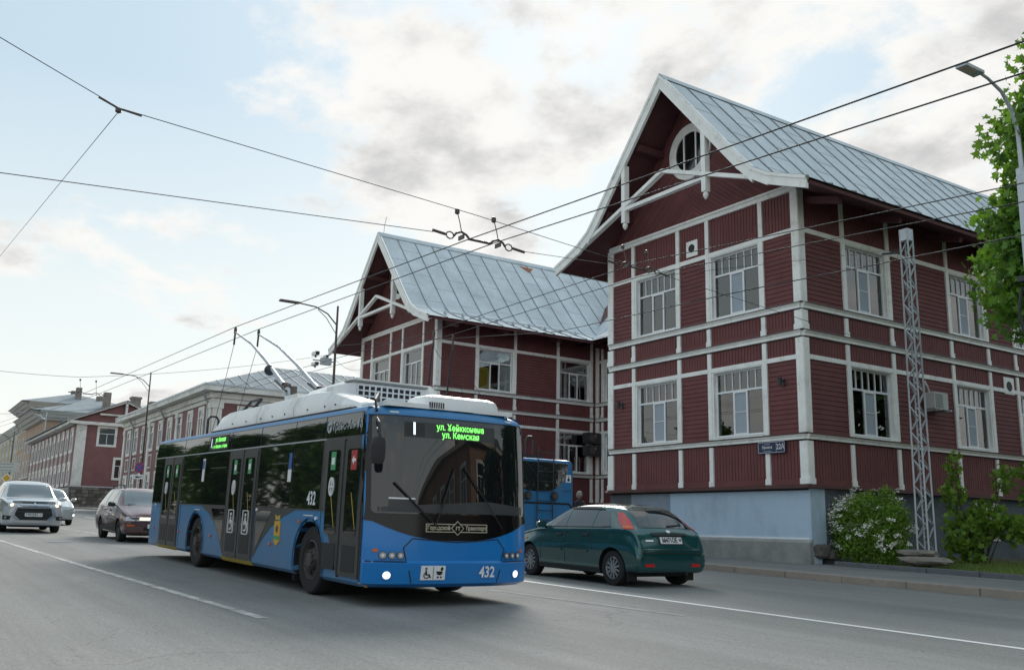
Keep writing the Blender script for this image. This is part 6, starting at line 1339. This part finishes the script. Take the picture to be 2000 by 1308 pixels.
# burgundy estate
estate = dict(fc=(2.0, .74), bc=(-2., .7), wr=.29, wheels=((1.30, .80), (-1.17, .80)), wstyle='steel', spokes=7, mirror=(.70, .92, .99), mirror_mat='car_trim', ww=.19,
  st=[(2.12, .34, .60, .64, .60, .58, .50), (2.09, .24, .66, .70, .74, .70, .60), (1.95, .21, .72, .765, .81, .77, .66), (1.5, .20, .82, .865, .83, .80, .68), (1.05, .19, .895, .945, .835, .81, .69), (.88, .19, .92, 1.0, .835, .815, .69), (.5, .19, .93, 1.22, .835, .82, .64), (.15, .19, .935, 1.37, .835, .82, .60), (-.3, .19, .94, 1.425, .835, .82, .585), (-1.2, .19, .95, 1.43, .835, .82, .58), (-1.65, .20, .95, 1.39, .83, .81, .57), (-1.95, .22, .94, 1.18, .82, .79, .60), (-2.1, .24, .86, .92, .80, .77, .66), (-2.15, .30, .66, .70, .74, .72, .64)],
  decals=[('windscreen', 'F', px((-.66, .97), (.66, .97), (.56, 1.35), (-.56, 1.35)), 'car_glass_light'), ('side_window', 'S', px((.62, .965), (.0, .965), (.0, 1.34), (.20, 1.32)), 'car_glass_light'), ('side_window', 'S', px((-.05, .965), (-.82, .975), (-.82, 1.355), (-.05, 1.345)), 'car_glass_light'), ('side_window', 'S', px((-.88, .975), (-1.66, .995), (-1.42, 1.34), (-.88, 1.355)), 'car_glass_light'),
    ('grille', 'F', rrect(-.30, .30, .60, .665, .02), 'black', .012), ('headlight', 'FC-1', px((-.62, .575), (-.22, .575), (-.22, .69), (-.58, .69)), 'lamp_lens', .012), ('bulb', 'FC-1', rrect(-.52, -.28, .595, .67, .03), 'headlight_warm', .018), ('headlight', 'FC1', px((.62, .575), (.22, .575), (.22, .69), (.58, .69)), 'lamp_lens', .012), ('bulb', 'FC1', rrect(.28, .52, .595, .67, .03), 'headlight_warm', .018), ('indicator', 'FC-1', px((-.20, .575), (.06, .575), (.06, .685), (-.20, .69)), 'lamp_lens', .012), ('indicator', 'FC1', px((.20, .575), (-.06, .575), (-.06, .685), (.20, .69)), 'lamp_lens', .012),
    ('bumper', 'F', px((-.76, .28), (.76, .28), (.76, .53), (-.76, .53)), 'car_burgundy', .03), ('bumper_lamp', 'FC-1', px((-.20, .44), (-.04, .44), (-.04, .475), (-.20, .475)), 'lamp_orange', .04), ('air_intake', 'F', rrect(-.36, .36, .33, .42, .02), 'black', .036), ('number_plate', 'F', rrect(-.26, .26, .385, .497, .01), 'plate', .05),
    ('side_strip', 'S', px((.95, .60), (-.80, .60), (-.80, .615), (.95, .615)), 'galv', .012), ('door_gap', 'S', px((-.03, .34), (-.02, .34), (-.02, .95), (-.03, .95)), 'black', .003), ('door_gap', 'S', px((.82, .36), (.83, .36), (.84, .93), (.83, .93)), 'black', .003), ('door_handle', 'S', rrect(.10, .24, .80, .83, .01), 'car_trim', .02), ('door_handle', 'S', rrect(-.70, -.56, .81, .84, .01), 'car_trim', .02), ('side_indicator', 'S', rrect(1.62, 1.72, .60, .63, .01), 'lamp_orange', .01), ('lower_cladding', 'S', px((.92, .2), (-.82, .2), (-.82, .42), (.92, .42)), 'car_trim', .006), ('wiper', 'F', px((-.55, .985), (.05, .995), (.05, 1.01), (-.55, 1.0)), 'black', .02), ('wiper', 'F', px((.0, .985), (.55, .995), (.55, 1.01), (.0, 1.0)), 'black', .02)],
  text=[('F', 'М256АВ', -.04, .44, .11, .85)])
est, _ = make_car('burgundy_estate', 'burgundy estate car with roof rails following behind the trolleybus', (-30.7, 6.72, gz(-30.7)), 0, .024, estate, 'car_burgundy', 1.06)
for sy in (-1, 1): MB().tube([(.10, sy*.52, 1.42), (.02, sy*.52, 1.52), (-.2, sy*.52, 1.54), (-1.2, sy*.52, 1.54), (-1.45, sy*.52, 1.50), (-1.52, sy*.52, 1.43)], .018, 8).build('roof_rail', 'car_trim', est)
# pale saloon behind
saloon = dict(estate); saloon['decals'] = [('windscreen', 'F', px((-.66, .97), (.66, .97), (.56, 1.35), (-.56, 1.35)), 'car_glass_light'), ('side_window', 'S', px((.62, .965), (.0, .965), (.0, 1.34), (.20, 1.32)), 'car_glass'), ('side_window', 'S', px((-.05, .965), (-.82, .975), (-.82, 1.355), (-.05, 1.345)), 'car_glass'), ('headlight', 'FC-1', px((-.30, .60), (.06, .60), (.06, .71), (-.28, .73)), 'lamp_lens', .012), ('headlight', 'FC1', px((.30, .60), (-.06, .60), (-.06, .71), (.28, .73)), 'lamp_lens', .012), ('fog_light', 'FC1', disc(.02, .40, .05, 12), 'headlight', .014), ('fog_light', 'FC-1', disc(-.02, .40, .05, 12), 'headlight', .014), ('grille', 'F', rrect(-.30, .30, .56, .66, .02), 'black', .012), ('number_plate', 'F', rrect(-.26, .26, .36, .472, .01), 'plate', .014)]; saloon['text'] = []; saloon['mirror_mat'] = 'car_pale'
make_car('pale_saloon', 'pale silver saloon partly hidden behind the silver off-roader', (-45.5, 6.0, gz(-45.5)), 0, .023, saloon, 'car_pale', 1.05)

# ------------------------------------------------------------------ passer-by
def skin_mesh(joints, bones, name, m, parent, sub=2):
    me = bpy.data.meshes.new(name); me.from_pydata([j[0] for j in joints], bones, []); o = bpy.data.objects.new(name, me); COL.objects.link(o)
    md = o.modifiers.new('s', 'SKIN'); 
    if not me.skin_vertices: bm = bmesh.new(); bm.from_mesh(me); bm.verts.layers.skin.verify(); bm.to_mesh(me); bm.free()
    for v, j in zip(me.skin_vertices[0].data, joints): v.radius = j[1]; v.use_root = False
    me.skin_vertices[0].data[0].use_root = True
    ss = o.modifiers.new('u', 'SUBSURF'); ss.levels = sub
    dg = bpy.context.evaluated_depsgraph_get(); dg.update(); out = bpy.data.meshes.new_from_object(o.evaluated_get(dg)); bpy.data.objects.remove(o)
    return link(out, name, m, parent, True)
ps = thing('person', 'grey haired person in a dark jacket walking past the second trolleybus', 'person', (-24.1, 18.6, gz(-24.1)+.14), (0, 0, R(200)))
J = [((0, 0, .98), (.15, .12)), ((0, 0, 1.18), (.15, .11)), ((0, 0, 1.40), (.19, .12)), ((0, 0, 1.50), (.08, .075)), ((0, 0, 1.56), (.055, .055)),
     ((0, .20, 1.43), (.07, .07)), ((.02, .25, 1.15), (.05, .05)), ((.10, .25, .90), (.04, .04)), ((0, -.20, 1.43), (.07, .07)), ((-.02, -.25, 1.15), (.05, .05)), ((.04, -.26, .90), (.04, .04)),
     ((0, .10, .90), (.095, .095)), ((.10, .10, .50), (.065, .065)), ((.12, .10, .08), (.05, .05)), ((.24, .10, .045), (.045, .04)), ((0, -.10, .90), (.095, .095)), ((-.06, -.10, .50), (.065, .065)), ((-.20, -.10, .10), (.05, .05)), ((-.09, -.10, .045), (.045, .04))]
skin_mesh(J, [(0, 1), (1, 2), (2, 3), (3, 4), (2, 5), (5, 6), (6, 7), (2, 8), (8, 9), (9, 10), (0, 11), (11, 12), (12, 13), (13, 14), (0, 15), (15, 16), (16, 17), (17, 18)], 'body', 'jacket', ps)
def head_ball(rx, ry, rz, c, name, m, cut=None):
    bm = bmesh.new(); bmesh.ops.create_uvsphere(bm, u_segments=20, v_segments=14, radius=1)
    for v in bm.verts:
        x, y, z = v.co; k = 1-.18*max(0, -z)*(1 if cut is None else 0); v.co = Vector((c[0]+x*rx*k, c[1]+y*ry*k, c[2]+z*rz))
    if cut: bmesh.ops.delete(bm, geom=[v for v in bm.verts if cut(v.co)], context='VERTS')
    me = bpy.data.meshes.new(name); bm.to_mesh(me); bm.free(); return link(me, name, m, ps, True)
head_ball(.098, .078, .125, (.015, 0, 1.665), 'head', 'skin'); head_ball(.108, .088, .125, (-.004, 0, 1.685), 'hair', 'hair', lambda p: p.x > .05 and p.z < 1.74 or p.z < 1.63)
MB().lathe([(.0, .03), (.018, .0), (.012, -.03)], (.115, 0, 1.66), (1, 0, -.3), 8).build('nose', 'skin', ps)
for sy in (-1, 1): MB().lathe([(.0, -.012), (.022, 0), (.0, .012)], (.0, sy*.082, 1.665), (0, 1, 0), 10).build('ear', 'skin', ps)
for sy in (-1, 1):
    x0, y0 = (.10, .25) if sy > 0 else (.04, -.26)
    hb = MB().tube([(x0, y0, .91), (x0+.01, y0, .84), (x0+.02, y0, .80)], [.03, .042, .03], 8).build('hand', 'skin', ps, True)
    for k in range(4): MB().tube([(x0+.045-k*.02, y0, .81), (x0+.05-k*.02, y0-sy*.01, .77), (x0+.05-k*.02, y0-sy*.025, .735+.008*abs(k-1.5))], .009, 6).build('finger', 'skin', hb)
    MB().tube([(x0+.04, y0-sy*.01, .86), (x0+.075, y0-sy*.02, .82), (x0+.075, y0-sy*.02, .79)], .010, 6).build('thumb', 'skin', hb)
SC.cycles.use_denoising = True
SC.cycles.max_bounces = 8; SC.cycles.transparent_max_bounces = 12; SC.cycles.caustics_reflective = False; SC.cycles.caustics_refractive = False
